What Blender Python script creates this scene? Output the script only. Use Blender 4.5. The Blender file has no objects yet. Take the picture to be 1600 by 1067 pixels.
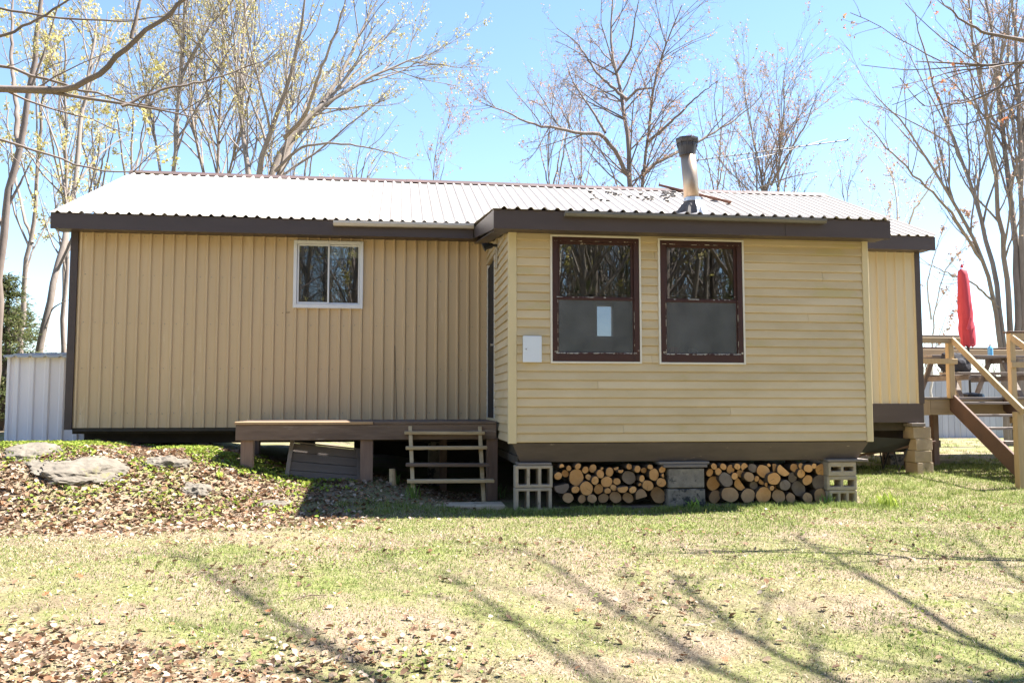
import bpy, bmesh, math, random
import numpy as np
from mathutils import Vector, Matrix
R = math.radians
random.seed(7); rng = np.random.default_rng(7)
scene = bpy.context.scene
C = scene.collection

# ------------------------------------------------------------------ camera, sky, sun, exposure
CAMZ = 1.2
F_PX, YAW, HOR = 1350.0, R(7.5), 632.0
PITCH = math.atan((HOR - 533.5) / F_PX)
cam = bpy.data.cameras.new('camera'); camo = bpy.data.objects.new('camera', cam); C.objects.link(camo)
cam.sensor_width = 36; cam.lens = 36 * F_PX / 1600; cam.clip_end = 3000; cam.clip_start = .05
camo.location = (0, 0, CAMZ)
fwd = Vector((math.sin(YAW) * math.cos(PITCH), math.cos(YAW) * math.cos(PITCH), math.sin(PITCH)))
camo.rotation_euler = fwd.to_track_quat('-Z', 'Y').to_euler()
scene.camera = camo
SUN_AZ, SUN_EL = R(6), R(58)          # azimuth from +x towards +y
w = bpy.data.worlds.new('World'); scene.world = w; w.use_nodes = True
nt = w.node_tree; bg = nt.nodes['Background']
sky = nt.nodes.new('ShaderNodeTexSky'); sky.sky_type = 'NISHITA'; sky.sun_disc = False
sky.sun_elevation = SUN_EL; sky.sun_rotation = R(90) - SUN_AZ
sky.air_density = 1.0; sky.dust_density = .0; sky.ozone_density = 3.0
nt.links.new(sky.outputs[0], bg.inputs[0]); bg.inputs[1].default_value = .066
sl = bpy.data.lights.new('sun', 'SUN'); sl.energy = 5.0; sl.angle = R(.53); sl.color = (1, .95, .87)
so = bpy.data.objects.new('sun', sl); C.objects.link(so); so.location = (20, 5, 30)
tosun = Vector((math.cos(SUN_EL) * math.cos(SUN_AZ), math.cos(SUN_EL) * math.sin(SUN_AZ), math.sin(SUN_EL)))
so.rotation_euler = tosun.to_track_quat('Z', 'Y').to_euler()
vs = scene.view_settings
vs.view_transform = 'Standard'; vs.look = 'None'; vs.gamma = 1; vs.use_curve_mapping = False; vs.exposure = 2.27

# ------------------------------------------------------------------ layout helpers
_rt = Vector((math.cos(YAW), -math.sin(YAW), 0)); _up = _rt.cross(fwd)
def at(px, py, y):
    """point of the vertical plane at distance y that the survey sketch shows at px, py"""
    d = fwd * F_PX + _rt * (px - 800) - _up * (py - 533.5)
    return Vector((0, 0, CAMZ)) + d * (y / d.y)
def sm(t):
    t = np.clip(t, 0, 1); return t * t * (3 - 2 * t)
def vnoise(x, y, s, seed=0):
    x = np.asarray(x, float) / s + 1000; y = np.asarray(y, float) / s + 1000
    xi = np.floor(x).astype(np.int64); yi = np.floor(y).astype(np.int64); fx = sm(x - xi); fy = sm(y - yi)
    def hsh(a, b):
        n = (a * 374761393 + b * 668265263 + seed * 974634777) & 0x7fffffff
        n = ((n ^ (n >> 13)) * 1274126177) & 0x7fffffff
        return ((n ^ (n >> 16)) & 0xffff) / 65535.0
    return (hsh(xi, yi) * (1 - fx) + hsh(xi + 1, yi) * fx) * (1 - fy) + (hsh(xi, yi + 1) * (1 - fx) + hsh(xi + 1, yi + 1) * fx) * fy
def height(x, y):
    x = np.asarray(x, float); y = np.asarray(y, float)
    m = sm((y - 8.9 + .35 * np.sin(x * 1.1)) / 2.3) * (.45 * sm((.9 - x) / 1.3) + .55 * sm((-.9 - x) / 1.6)) * (1 - .75 * sm((y - 19) / 15))
    h = .60 * m * (1 - .38 * sm((y - 12.15) / .7) * sm((x + 4.0) / .6)) + .10 * m * sm((-3.0 - x) / 1.0) + .16 * sm((y - 10) / 3) * sm((x - 3.5) / 2.5)
    near = np.exp(-((y - 8) / 14) ** 2) * np.exp(-((x - 1) / 16) ** 2)
    h += (vnoise(x, y, 1.3, 3) - .5) * .05 * near + (vnoise(x, y, .35, 5) - .5) * .022 * near
    h += (vnoise(x, y, 30, 9) - .5) * 1.2 * sm((np.hypot(x - 1, y - 8) - 22) / 40)
    h -= .10 * sm((7.5 - y) / 5)
    return h
def hz(x, y): return float(height(x, y))
def ground_at(px, py):
    d = fwd * F_PX + _rt * (px - 800) - _up * (py - 533.5); d = d / d.y
    lo = 2.0
    for i in range(4000):
        y = 2 + i * .01; p = Vector((0, 0, CAMZ)) + d * y
        if p.z < hz(p.x, p.y): return p
    return Vector((0, 0, CAMZ)) + d * 30

# ------------------------------------------------------------------ materials
MATS = {}
def node(nt, t, **k):
    n = nt.nodes.new(t)
    for a, b in k.items(): setattr(n, a, b)
    return n
def mat(name, c1, c2=None, scale=4, rough=.7, bump=.0, stretch=(1, 1, 1), rand=.0, metal=0, c3=None, t3=.62, s3=1.3, detail=5, spec=.4, bscale=None, trans=0):
    m = bpy.data.materials.new(name); m.use_nodes = True; t = m.node_tree; L = t.links.new
    b = t.nodes['Principled BSDF']; b.inputs['Roughness'].default_value = rough; b.inputs['Metallic'].default_value = metal
    b.inputs['Specular IOR Level'].default_value = spec
    tc = node(t, 'ShaderNodeTexCoord'); mp = node(t, 'ShaderNodeMapping'); mp.inputs['Scale'].default_value = stretch
    oi = node(t, 'ShaderNodeObjectInfo')
    L(tc.outputs['Object'], mp.inputs[0])
    off = node(t, 'ShaderNodeVectorMath', operation='SCALE'); off.inputs[0].default_value = (37, 17, 53)
    L(oi.outputs['Random'], off.inputs['Scale']); 
    if rand: L(off.outputs[0], mp.inputs['Location'])
    n = node(t, 'ShaderNodeTexNoise'); n.inputs['Scale'].default_value = scale; n.inputs['Detail'].default_value = detail; n.inputs['Roughness'].default_value = .62
    L(mp.outputs[0], n.inputs['Vector'])
    r = node(t, 'ShaderNodeValToRGB'); c2 = c2 or tuple(x * .8 for x in c1)
    r.color_ramp.elements[0].position = .3; r.color_ramp.elements[1].position = .7
    r.color_ramp.elements[0].color = (*c1, 1); r.color_ramp.elements[1].color = (*c2, 1)
    L(n.outputs[0], r.inputs[0]); out = r.outputs[0]
    if c3:
        n3 = node(t, 'ShaderNodeTexNoise'); n3.inputs['Scale'].default_value = s3; n3.inputs['Detail'].default_value = 6; n3.inputs['Roughness'].default_value = .7
        L(mp.outputs[0], n3.inputs['Vector'])
        r3 = node(t, 'ShaderNodeValToRGB'); r3.color_ramp.elements[0].position = t3; r3.color_ramp.elements[1].position = t3 + .06
        L(n3.outputs[0], r3.inputs[0])
        mx = node(t, 'ShaderNodeMix', data_type='RGBA'); L(r3.outputs[0], mx.inputs[0]); L(out, mx.inputs[6]); mx.inputs[7].default_value = (*c3, 1); out = mx.outputs[2]
    if rand:
        hs = node(t, 'ShaderNodeHueSaturation'); mr = node(t, 'ShaderNodeMapRange'); mr.inputs[3].default_value = 1 - rand; mr.inputs[4].default_value = 1 + rand
        L(oi.outputs['Random'], mr.inputs[0]); L(mr.outputs[0], hs.inputs['Value']); L(out, hs.inputs['Color']); out = hs.outputs[0]
    L(out, b.inputs['Base Color'])
    if bump:
        nb = node(t, 'ShaderNodeTexNoise'); nb.inputs['Scale'].default_value = bscale or scale * 3; nb.inputs['Detail'].default_value = 4
        L(mp.outputs[0], nb.inputs['Vector'])
        bp = node(t, 'ShaderNodeBump'); bp.inputs['Strength'].default_value = bump; bp.inputs['Distance'].default_value = .01
        L(nb.outputs[0], bp.inputs['Height']); L(bp.outputs[0], b.inputs['Normal'])
    MATS[name] = m; return m
def attr_mat(name, rough=.8, trans=.25, attr='Col'):
    m = bpy.data.materials.new(name); m.use_nodes = True; t = m.node_tree; L = t.links.new
    b = t.nodes['Principled BSDF']; b.inputs['Roughness'].default_value = rough; b.inputs['Specular IOR Level'].default_value = .2
    a = node(t, 'ShaderNodeAttribute', attribute_name=attr); L(a.outputs['Color'], b.inputs['Base Color'])
    if trans:
        tr = node(t, 'ShaderNodeBsdfTranslucent'); L(a.outputs['Color'], tr.inputs[0]); mx = node(t, 'ShaderNodeMixShader'); mx.inputs[0].default_value = trans
        L(b.outputs[0], mx.inputs[1]); L(tr.outputs[0], mx.inputs[2]); L(mx.outputs[0], t.nodes['Material Output'].inputs[0])
    MATS[name] = m; return m
def glass_mat(name, base=.16, tint=(.75, .8, .8), rough=.0, grey=0):
    m = bpy.data.materials.new(name); m.use_nodes = True; t = m.node_tree; L = t.links.new
    t.nodes.remove(t.nodes['Principled BSDF'])
    tr = node(t, 'ShaderNodeBsdfTransparent'); tr.inputs[0].default_value = (*tint, 1)
    gl = node(t, 'ShaderNodeBsdfGlossy'); gl.inputs['Roughness'].default_value = rough
    fr = node(t, 'ShaderNodeFresnel'); fr.inputs[0].default_value = 1.5
    ma = node(t, 'ShaderNodeMath', operation='MULTIPLY_ADD'); ma.inputs[1].default_value = 1.4; ma.inputs[2].default_value = base
    L(fr.outputs[0], ma.inputs[0]); mx = node(t, 'ShaderNodeMixShader'); L(ma.outputs[0], mx.inputs[0]); L(tr.outputs[0], mx.inputs[1]); L(gl.outputs[0], mx.inputs[2])
    out = mx.outputs[0]
    if grey:
        df = node(t, 'ShaderNodeBsdfDiffuse'); tc = node(t, 'ShaderNodeTexCoord'); nn_ = node(t, 'ShaderNodeTexNoise'); nn_.inputs['Scale'].default_value = 5; nn_.inputs['Detail'].default_value = 7; L(tc.outputs['Object'], nn_.inputs['Vector'])
        rr_ = node(t, 'ShaderNodeValToRGB'); rr_.color_ramp.elements[0].position = .3; rr_.color_ramp.elements[1].position = .75; rr_.color_ramp.elements[0].color = (.15, .162, .18, 1); rr_.color_ramp.elements[1].color = (.26, .275, .30, 1); L(nn_.outputs[0], rr_.inputs[0]); L(rr_.outputs[0], df.inputs[0])
        m2 = node(t, 'ShaderNodeMixShader'); m2.inputs[0].default_value = grey; L(out, m2.inputs[1]); L(df.outputs[0], m2.inputs[2]); out = m2.outputs[0]
    L(out, t.nodes['Material Output'].inputs[0]); MATS[name] = m; return m

mat('wall_tan', (.60, .44, .265), (.53, .385, .225), 1.1, .42, .02, (2.2, 2, .3), c3=(.66, .51, .33), t3=.6, s3=1.3)
mat('wall_tan_lit', (.62, .52, .36), (.56, .46, .31), 1.2, .5, .03, (3, 3, .25))  # same tan wall, lightened to paint in bounced light on the right panels
mat('siding', (.61, .49, .32), (.475, .365, .205), 1.5, .5, .08, (.5, 1, 1.1), rand=.06, c3=(.48, .385, .19), t3=.60, s3=1.5)
mat('siding_post', (.60, .49, .30), (.55, .45, .27), 2, .5, .03)
mat('fascia', (.06, .043, .04), (.072, .052, .048), 2, .45, .04, (.6, 1, 3), c3=(.085, .075, .07), t3=.66, s3=2)
mat('gutter', (.60, .54, .48), (.52, .46, .40), 3, .45, .02)
mat('gutter_grey', (.16, .15, .14), (.12, .11, .1), 3, .45, .02)
mat('roof', (.44, .40, .36), (.37, .33, .29), .8, .42, .02, (1, .5, .5), c3=(.28, .23, .19), t3=.68, s3=1.4)
mat('ridge', (.10, .06, .05), (.07, .05, .045), 3, .5, .02)
mat('skirt', (.085, .066, .055), (.13, .10, .082), 3, .8, .15, (.5, 1, 2), c3=(.32, .25, .17), t3=.64, s3=9)
mat('under', (.05, .04, .03), (.08, .065, .05), 3, .9, .1)
mat('interior', (.20, .16, .12), (.16, .13, .1), 1, .8)
mat('white_frame', (.72, .71, .72), (.66, .65, .66), 3, .4)
mat('brown_frame', (.055, .018, .014), (.04, .014, .012), 6, .55, .15, (1, 1, 1), c3=(.62, .57, .48), t3=.635, s3=7)
mat('brown_paint', (.05, .016, .013), (.035, .013, .012), 6, .5, .1)
mat('peel', (.62, .57, .48), (.5, .44, .36), 20, .7, .1, c3=(.08, .03, .02), t3=.5, s3=14)
mat('trim_white', (.66, .62, .55), (.6, .55, .48), 8, .5)
mat('door', (.016, .013, .012), (.026, .02, .018), 3, .85, .03, c3=(.16, .13, .1), t3=.69, s3=4)
mat('box_white', (.62, .66, .74), (.58, .62, .7), 3, .4)
mat('lamp_black', (.02, .02, .02), None, 3, .4)
mat('plate', (.42, .36, .28), (.36, .3, .22), 8, .6)
mat('blind', (.5, .46, .42), (.44, .4, .36), (2), .7, 0, (1, 1, 20))
mat('deck_wood', (.165, .118, .088), (.09, .062, .047), 5, .85, .3, (.35, 3, 3), rand=.12, c3=(.24, .195, .165), t3=.6, s3=3)
mat('deck_sunlit', (.40, .27, .15), (.32, .2, .11), 5, .75, .2, (.35, 3, 3), rand=.1)  # paler deck wood, sunlight painted into the left of the front board
mat('post_wood', (.25, .17, .13), (.15, .10, .08), 5, .85, .25, (3, 3, .35), rand=.12)
mat('tread_wood', (.50, .39, .24), (.34, .25, .14), 6, .8, .3, (.4, 3, 3), rand=.14, c3=(.1, .075, .05), t3=.64, s3=4)
mat('pale_wood', (.44, .33, .2), (.34, .25, .14), 5, .75, .2, (3, 3, .4), rand=.1, c3=(.2, .13, .07), t3=.72, s3=3)
mat('rail_wood', (.38, .29, .18), (.28, .21, .13), 5, .75, .2, (.4, 3, 3), rand=.1)
mat('grey_wood', (.22, .19, .17), (.15, .125, .11), 5, .85, .25, (.4, 3, 3), rand=.12)
mat('stringer', (.12, .07, .05), (.08, .05, .04), 5, .8, .25, (2, .6, .6), c3=(.2, .14, .1), t3=.64, s3=4)
mat('panel_dark', (.12, .10, .09), (.085, .07, .064), 4, .7, .1, (.4, 2, 2), rand=.05)
mat('concrete', (.44, .36, .265), (.33, .27, .195), 9, .92, .5, rand=.08, c3=(.19, .165, .11), t3=.6, s3=4, bscale=60)
mat('concrete_dark', (.27, .235, .19), (.15, .13, .108), 9, .92, .5, rand=.05, c3=(.035, .035, .035), t3=.5, s3=4, bscale=60)
mat('concrete_tan', (.36, .28, .19), (.28, .215, .145), 7, .92, .5, rand=.08, c3=(.17, .13, .09), t3=.62, s3=5, bscale=50)
mat('bark_log', (.12, .085, .06), (.07, .05, .036), 12, .95, .6, rand=.25, c3=(.22, .2, .18), t3=.66, s3=8)
def log_end(name, a, b, ring, dark):
    m = mat(name, a, b, 10, .8, .2, rand=.16, c3=dark, t3=.66, s3=8); t = m.node_tree; L = t.links.new
    bs = t.nodes['Principled BSDF']; src = bs.inputs['Base Color'].links[0].from_socket
    tc = [n for n in t.nodes if n.type == 'TEX_COORD'][0]
    wv = node(t, 'ShaderNodeTexWave', wave_type='RINGS', rings_direction='Y'); wv.inputs['Scale'].default_value = 26; wv.inputs['Distortion'].default_value = 2.5; wv.inputs['Detail'].default_value = 2; wv.inputs['Detail Scale'].default_value = 2
    L(tc.outputs['Object'], wv.inputs['Vector'])
    mr = node(t, 'ShaderNodeMapRange'); mr.inputs[3].default_value = 0; mr.inputs[4].default_value = .45; L(wv.outputs[1], mr.inputs[0])
    mx = node(t, 'ShaderNodeMix', data_type='RGBA'); L(mr.outputs[0], mx.inputs[0]); L(src, mx.inputs[6]); mx.inputs[7].default_value = (*ring, 1); L(mx.outputs[2], bs.inputs['Base Color'])
log_end('cut_fresh', (.70, .40, .165), (.56, .27, .09), (.38, .17, .05), (.36, .17, .07))
log_end('cut_mid', (.46, .30, .16), (.34, .2, .10), (.24, .13, .07), (.2, .13, .08))
log_end('cut_grey', (.26, .20, .155), (.17, .13, .10), (.1, .07, .055), (.36, .28, .22))
mat('shed_white', (.86, .80, .80), (.80, .74, .74), 2, .45, .02, (3, 3, .3))
mat('shed_roof', (.42, .45, .5), (.34, .37, .42), 3, .4, .02)
mat('umbrella_red', (.50, .06, .085), (.40, .035, .055), 4, .7, .15, (3, 3, .5))
mat('metal_dark', (.03, .03, .035), None, 3, .4)
mat('steel', (.62, .62, .64), (.5, .5, .52), 4, .22, .02, (1, 1, .2), metal=1)
mat('cap_steel', (.035, .032, .034), (.022, .02, .022), 6, .5, .05)
mat('boot', (.05, .045, .045), (.09, .08, .075), 6, .55, .2)
mat('boot_foil', (.6, .6, .6), (.4, .4, .4), 8, .35, .5, metal=.8)
mat('roof_board', (.17, .075, .045), (.12, .05, .03), 5, .8, .2, (.4, 3, 3))
mat('alu', (.12, .11, .112), (.085, .08, .08), 5, .5, 0)
mat('fence_pale', (.42, .44, .50), (.35, .37, .43), 3, .8, .1, (3, 3, .3), rand=.1)
mat('black_plastic', (.012, .012, .014), (.02, .02, .022), 4, .5)
mat('bottle_blue', (.12, .42, .75), None, 4, .15)
mat('cloth_black', (.02, .02, .025), (.035, .035, .045), 6, .9, .3)
mat('bucket', (.6, .6, .6), (.5, .5, .5), 5, .5)
mat('red_mug', (.5, .03, .04), None, 5, .3)
mat('bark_grey', (.26, .22, .19), (.17, .14, .12), 3, .95, .5, (2, 2, .6), c3=(.26, .23, .19), t3=.62, s3=2, bscale=12)
mat('bark_dark', (.20, .16, .14), (.13, .105, .092), 3, .95, .5, (2, 2, .6), c3=(.17, .15, .12), t3=.64, s3=2, bscale=12)
mat('bark_birch', (.60, .56, .50), (.5, .46, .4), 3, .8, .2, (1, 1, 4), c3=(.06, .05, .05), t3=.62, s3=2.5)
mat('pine_bark', (.11, .085, .07), (.075, .058, .05), 4, .95, .5)
mat('rock', (.175, .152, .122), (.095, .083, .067), 7, .95, 1.0, c3=(.14, .13, .05), t3=.6, s3=2.4, bscale=22)
mat('rock_orange', (.175, .152, .122), (.095, .083, .067), 5, .95, .6, c3=(.36, .2, .09), t3=.63, s3=3, bscale=22)
attr_mat('grass', .75, .3); attr_mat('leaf', .7, .2); attr_mat('foliage', .7, .35)
glass_mat('glass', .08); glass_mat('glass_screen_dark', .04, (.5, .52, .52), .02, .05); glass_mat('glass_screen', .06, (.6, .62, .65), .10, .30)

# ground: thatch, soil and moss by noise
def ground_mat():
    m = bpy.data.materials.new('ground'); m.use_nodes = True; t = m.node_tree; L = t.links.new; b = t.nodes['Principled BSDF']
    b.inputs['Roughness'].default_value = .95; b.inputs['Specular IOR Level'].default_value = .1
    tc = node(t, 'ShaderNodeTexCoord')
    def nz(s, d=6, r=.65):
        n = node(t, 'ShaderNodeTexNoise'); n.inputs['Scale'].default_value = s; n.inputs['Detail'].default_value = d; n.inputs['Roughness'].default_value = r
        L(tc.outputs['Object'], n.inputs['Vector']); return n.outputs[0]
    def ramp(src, a, bb, ca=(0, 0, 0), cb=(1, 1, 1)):
        r = node(t, 'ShaderNodeValToRGB'); r.color_ramp.elements[0].position = a; r.color_ramp.elements[1].position = bb
        r.color_ramp.elements[0].color = (*ca, 1); r.color_ramp.elements[1].color = (*cb, 1); L(src, r.inputs[0]); return r.outputs[0]
    def mix(f, a, bb):
        x = node(t, 'ShaderNodeMix', data_type='RGBA'); L(f, x.inputs[0])
        for s, v in ((6, a), (7, bb)):
            if isinstance(v, tuple): x.inputs[s].default_value = (*v, 1)
            else: L(v, x.inputs[s])
        return x.outputs[2]
    straw = ramp(nz(75, 6, .8), .33, .68, (.085, .058, .036), (.36, .29, .205))
    c = mix(ramp(nz(1.1), .42, .62), straw, mix(ramp(nz(30), .35, .65), (.09, .11, .03), (.22, .22, .09)))
    c = mix(ramp(nz(.55, 7), .6, .74), c, ramp(nz(25), .3, .7, (.085, .058, .038), (.22, .165, .115)))
    mp = node(t, 'ShaderNodeMapping'); mp.inputs['Location'].default_value = (2.1 / 1.5, -5.75 / .75, 0); mp.inputs['Scale'].default_value = (1 / 1.5, 1 / .75, 0); L(tc.outputs['Object'], mp.inputs[0])
    ln_ = node(t, 'ShaderNodeVectorMath', operation='LENGTH'); L(mp.outputs[0], ln_.inputs[0]); ad = node(t, 'ShaderNodeMath', operation='ADD'); L(ln_.outputs['Value'], ad.inputs[0]); L(nz(2.2), ad.inputs[1])
    c = mix(ramp(ad.outputs[0], .6, 1.9, (.75, .75, .75), (0, 0, 0)), c, ramp(nz(45), .3, .7, (.075, .052, .036), (.27, .205, .14)))
    L(c, b.inputs['Base Color'])
    bp = node(t, 'ShaderNodeBump'); bp.inputs['Strength'].default_value = .8; bp.inputs['Distance'].default_value = .02; L(nz(60, 5, .7), bp.inputs['Height']); L(bp.outputs[0], b.inputs['Normal'])
    MATS['ground'] = m
ground_mat()

# ------------------------------------------------------------------ object helpers
def tag(o, label=None, cat=None, group=None, kind=None):
    for k, v in (('label', label), ('category', cat), ('group', group), ('kind', kind)):
        if v: o[k] = v
    return o
def empty(name, loc, label=None, cat=None, group=None):
    o = bpy.data.objects.new(name, None); o.empty_display_size = .1; o.location = loc; C.objects.link(o); return tag(o, label, cat, group)
def wloc(o):
    v = Vector((0, 0, 0))
    while o: v = v + o.location; o = o.parent
    return v
def link(name, me, parent=None, loc=(0, 0, 0)):
    o = bpy.data.objects.new(name, me); C.objects.link(o)
    if parent: o.parent = parent
    o.location = loc; return o
class MB:
    def __init__(s): s.v = []; s.f = []; s.m = []
    def add(s, vs, fs, mi=0):
        n = len(s.v); s.v += [tuple(v) for v in vs]; s.f += [tuple(i + n for i in f) for f in fs]; s.m += [mi] * len(fs); return s
    def box(s, x0, x1, y0, y1, z0, z1, mi=0):
        return s.add([(x0, y0, z0), (x1, y0, z0), (x1, y1, z0), (x0, y1, z0), (x0, y0, z1), (x1, y0, z1), (x1, y1, z1), (x0, y1, z1)],
                     [(0, 3, 2, 1), (4, 5, 6, 7), (0, 1, 5, 4), (1, 2, 6, 5), (2, 3, 7, 6), (3, 0, 4, 7)], mi)
    def beam(s, a, b, wd, ht, up=(0, 0, 1), mi=0):
        a = Vector(a); b = Vector(b); d = (b - a).normalized(); up = Vector(up)
        if abs(d.dot(up)) > .98: up = Vector((0, 1, 0))
        sd = d.cross(up).normalized() * wd / 2; u = sd.cross(d).normalized() * ht / 2
        vs = [a - sd - u, a + sd - u, a + sd + u, a - sd + u, b - sd - u, b + sd - u, b + sd + u, b - sd + u]
        return s.add(vs, [(0, 1, 2, 3), (7, 6, 5, 4), (0, 4, 5, 1), (1, 5, 6, 2), (2, 6, 7, 3), (3, 7, 4, 0)], mi)
    def prism(s, poly, axis, a, b, mi=0):
        """poly: 2D points; axis 'x' -> poly in (y,z), 'y' -> poly in (x,z)"""
        n = len(poly)
        P = (lambda q, t: (t, q[0], q[1])) if axis == 'x' else ((lambda q, t: (q[0], t, q[1])) if axis == 'y' else (lambda q, t: (q[0], q[1], t)))
        vs = [P(q, a) for q in poly] + [P(q, b) for q in poly]
        fs = [tuple(range(n)), tuple(range(2 * n - 1, n - 1, -1))] + [(i, i + n, (i + 1) % n + n, (i + 1) % n) for i in range(n)]
        return s.add(vs, fs, mi)
    def tube(s, pts, rad, n=8, cap=True, mi=0):
        pts = [Vector(p) for p in pts]; rad = rad if hasattr(rad, '__len__') else [rad] * len(pts); b0 = len(s.v)
        prev = None
        for i, p in enumerate(pts):
            d = (pts[min(i + 1, len(pts) - 1)] - pts[max(i - 1, 0)]).normalized()
            if prev is None: u = d.orthogonal().normalized()
            else: u = (prev - d * prev.dot(d)).normalized()
            prev = u; w_ = d.cross(u)
            for k in range(n):
                a = 2 * math.pi * k / n; s.v.append(tuple(p + (u * math.cos(a) + w_ * math.sin(a)) * rad[i]))
        for i in range(len(pts) - 1):
            for k in range(n):
                k2 = (k + 1) % n; s.f.append((b0 + i * n + k, b0 + i * n + k2, b0 + (i + 1) * n + k2, b0 + (i + 1) * n + k)); s.m.append(mi)
        if cap:
            s.f.append(tuple(b0 + k for k in reversed(range(n)))); s.f.append(tuple(b0 + (len(pts) - 1) * n + k for k in range(n))); s.m += [mi, mi]
        return s
    def build(s, name, mats, parent=None, bevel=0, smooth=False, seg=1, loc=None):
        V = np.array(s.v, float)
        if parent is not None: o0 = wloc(parent); l0 = (0, 0, 0)
        else: o0 = Vector(loc) if loc is not None else Vector(((V[:, 0].min() + V[:, 0].max()) / 2, (V[:, 1].min() + V[:, 1].max()) / 2, V[:, 2].min())); l0 = o0
        V = V - np.array(o0)
        me = bpy.data.meshes.new(name); me.from_pydata(V.tolist(), [], s.f)
        mats = mats if isinstance(mats, (list, tuple)) else [mats]
        for m in mats: me.materials.append(MATS[m])
        if len(mats) > 1: me.polygons.foreach_set('material_index', s.m)
        bm = bmesh.new(); bm.from_mesh(me); bmesh.ops.recalc_face_normals(bm, faces=bm.faces)
        if bevel: bmesh.ops.bevel(bm, geom=list(bm.edges), offset=bevel, segments=seg, affect='EDGES', profile=.7, clamp_overlap=True)
        bm.to_mesh(me); bm.free()
        if smooth: me.polygons.foreach_set('use_smooth', [True] * len(me.polygons))
        return link(name, me, parent, l0)
def box(name, mt, parent, x0, x1, y0, y1, z0, z1, bevel=.004):
    return MB().box(x0, x1, y0, y1, z0, z1).build(name, mt, parent, bevel)
def beam(name, mt, parent, a, b, wd, ht, bevel=.004, up=(0, 0, 1)):
    return MB().beam(a, b, wd, ht, up).build(name, mt, parent, bevel)
def raw_mesh(name, V, Fc, mt, col=None, parent=None, smooth=False, loc=(0, 0, 0)):
    V = np.asarray(V, np.float32); Fc = np.asarray(Fc, np.int32); k = Fc.shape[1]
    me = bpy.data.meshes.new(name); me.vertices.add(len(V)); me.vertices.foreach_set('co', V.ravel())
    me.loops.add(Fc.size); me.loops.foreach_set('vertex_index', Fc.ravel()); me.polygons.add(len(Fc))
    me.polygons.foreach_set('loop_start', np.arange(0, Fc.size, k, dtype=np.int32)); me.update(calc_edges=True)
    if smooth: me.polygons.foreach_set('use_smooth', np.ones(len(Fc), bool))
    if col is not None:
        a = me.color_attributes.new('Col', 'FLOAT_COLOR', 'POINT'); cc = np.ones((len(V), 4), np.float32); cc[:, :3] = col; a.data.foreach_set('color', cc.ravel())
    me.materials.append(MATS[mt]); return link(name, me, parent, loc)

# ------------------------------------------------------------------ ground
def axis(fine0, fine1, step, far):
    a = list(np.arange(fine0, fine1 + 1e-6, step)); d = step; v = fine0; lo = []
    while v > -far: d *= 1.25; v -= d; lo.append(v)
    d = step; v = a[-1]; hi = []
    while v < far: d *= 1.25; v += d; hi.append(v)
    return np.array(lo[::-1] + a + hi)
gx = axis(-7, 11, .09, 700); gy = axis(1.5, 15, .09, 700)
GX, GY = np.meshgrid(gx, gy); GZ = height(GX, GY); nx, ny = len(gx), len(gy)
idx = np.arange(nx * ny).reshape(ny, nx)
g = raw_mesh('ground', np.stack([GX, GY, GZ], -1).reshape(-1, 3), np.stack([idx[:-1, :-1], idx[:-1, 1:], idx[1:, 1:], idx[1:, :-1]], -1).reshape(-1, 4), 'ground', smooth=True)
tag(g, 'lawn of thin dry grass with a leaf-strewn mound', None, None, 'structure')

# ------------------------------------------------------------------ cabin
E0, MW = 9.846, 12.446               # extension front wall, main front wall
XL, XR, EX0, EX1 = -4.44, 8.02, 1.28, 5.66
cabin = empty('cabin', (1.8, 14, .4), 'low tan metal and vinyl sided cabin with white ribbed roof', 'cabin')
EAVE_Y, EAVE_Z, RIDGE_Y, RIDGE_Z = 12.10, 3.775, 15.45, 5.20
BACK = 2 * RIDGE_Y - MW
ROOF_L, ROOF_R = XL - .19, XR + .10
slope = (RIDGE_Z - EAVE_Z) / (RIDGE_Y - EAVE_Y)

def rib_profile(x0, x1, org, period, base, top, ht, extra=()):
    xs = set([x0, x1]) | set(e for e in extra if x0 < e < x1)
    k = math.floor((x0 - org) / period) - 1
    while org + k * period < x1 + period:
        c = org + k * period
        for d in (-base / 2, -top / 2, top / 2, base / 2):
            if x0 < c + d < x1: xs.add(c + d)
        k += 1
    def hh(x):
        u = abs((x - org + period / 2) % period - period / 2)
        return ht if u <= top / 2 + 1e-9 else (0 if u >= base / 2 else ht * (base / 2 - u) / (base / 2 - top / 2))
    return [(x, hh(x)) for x in sorted(xs)]
def metal_panel(x0, x1, z0, z1, y, mt, holes=(), org=0):
    ex = [e for h in holes for e in (h[0], h[1])]
    pr = rib_profile(x0, x1, org, .1524, .046, .020, .027, ex)
    zs = sorted(set([z0, z1] + [e for h in holes for e in (h[2], h[3]) if z0 < e < z1])); mb = MB()
    n = len(pr)
    vs = [(x, y - h, z) for z in zs for (x, h) in pr]; fs = []
    for j in range(len(zs) - 1):
        for i in range(n - 1):
            cx = (pr[i][0] + pr[i + 1][0]) / 2; cz = (zs[j] + zs[j + 1]) / 2
            if any(h[0] < cx < h[1] and h[2] < cz < h[3] for h in holes): continue
            fs.append((j * n + i, j * n + i + 1, (j + 1) * n + i + 1, (j + 1) * n + i))
    if not fs: return None
    mb.add(vs, fs); return mb.build('wall_panel', mt, cabin)
WIN = (-1.482, -.510, 2.558, 3.523)
hole = (WIN[0] + .02, WIN[1] - .02, WIN[2] + .02, WIN[3] - .02)
x = XL + .05
while x < EX0 - .01:
    x1 = min(x + .9144, EX0 - .002); metal_panel(x, x1, .885, 3.62, MW, 'wall_tan', [hole], XL + .1); x = x1
x = EX1 + .05
while x < XR - .06:
    x1 = min(x + .9144, XR - .05); metal_panel(x, x1, 1.2, 3.62, MW, 'wall_tan_lit', [], EX1 + .02); x = x1
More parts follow.
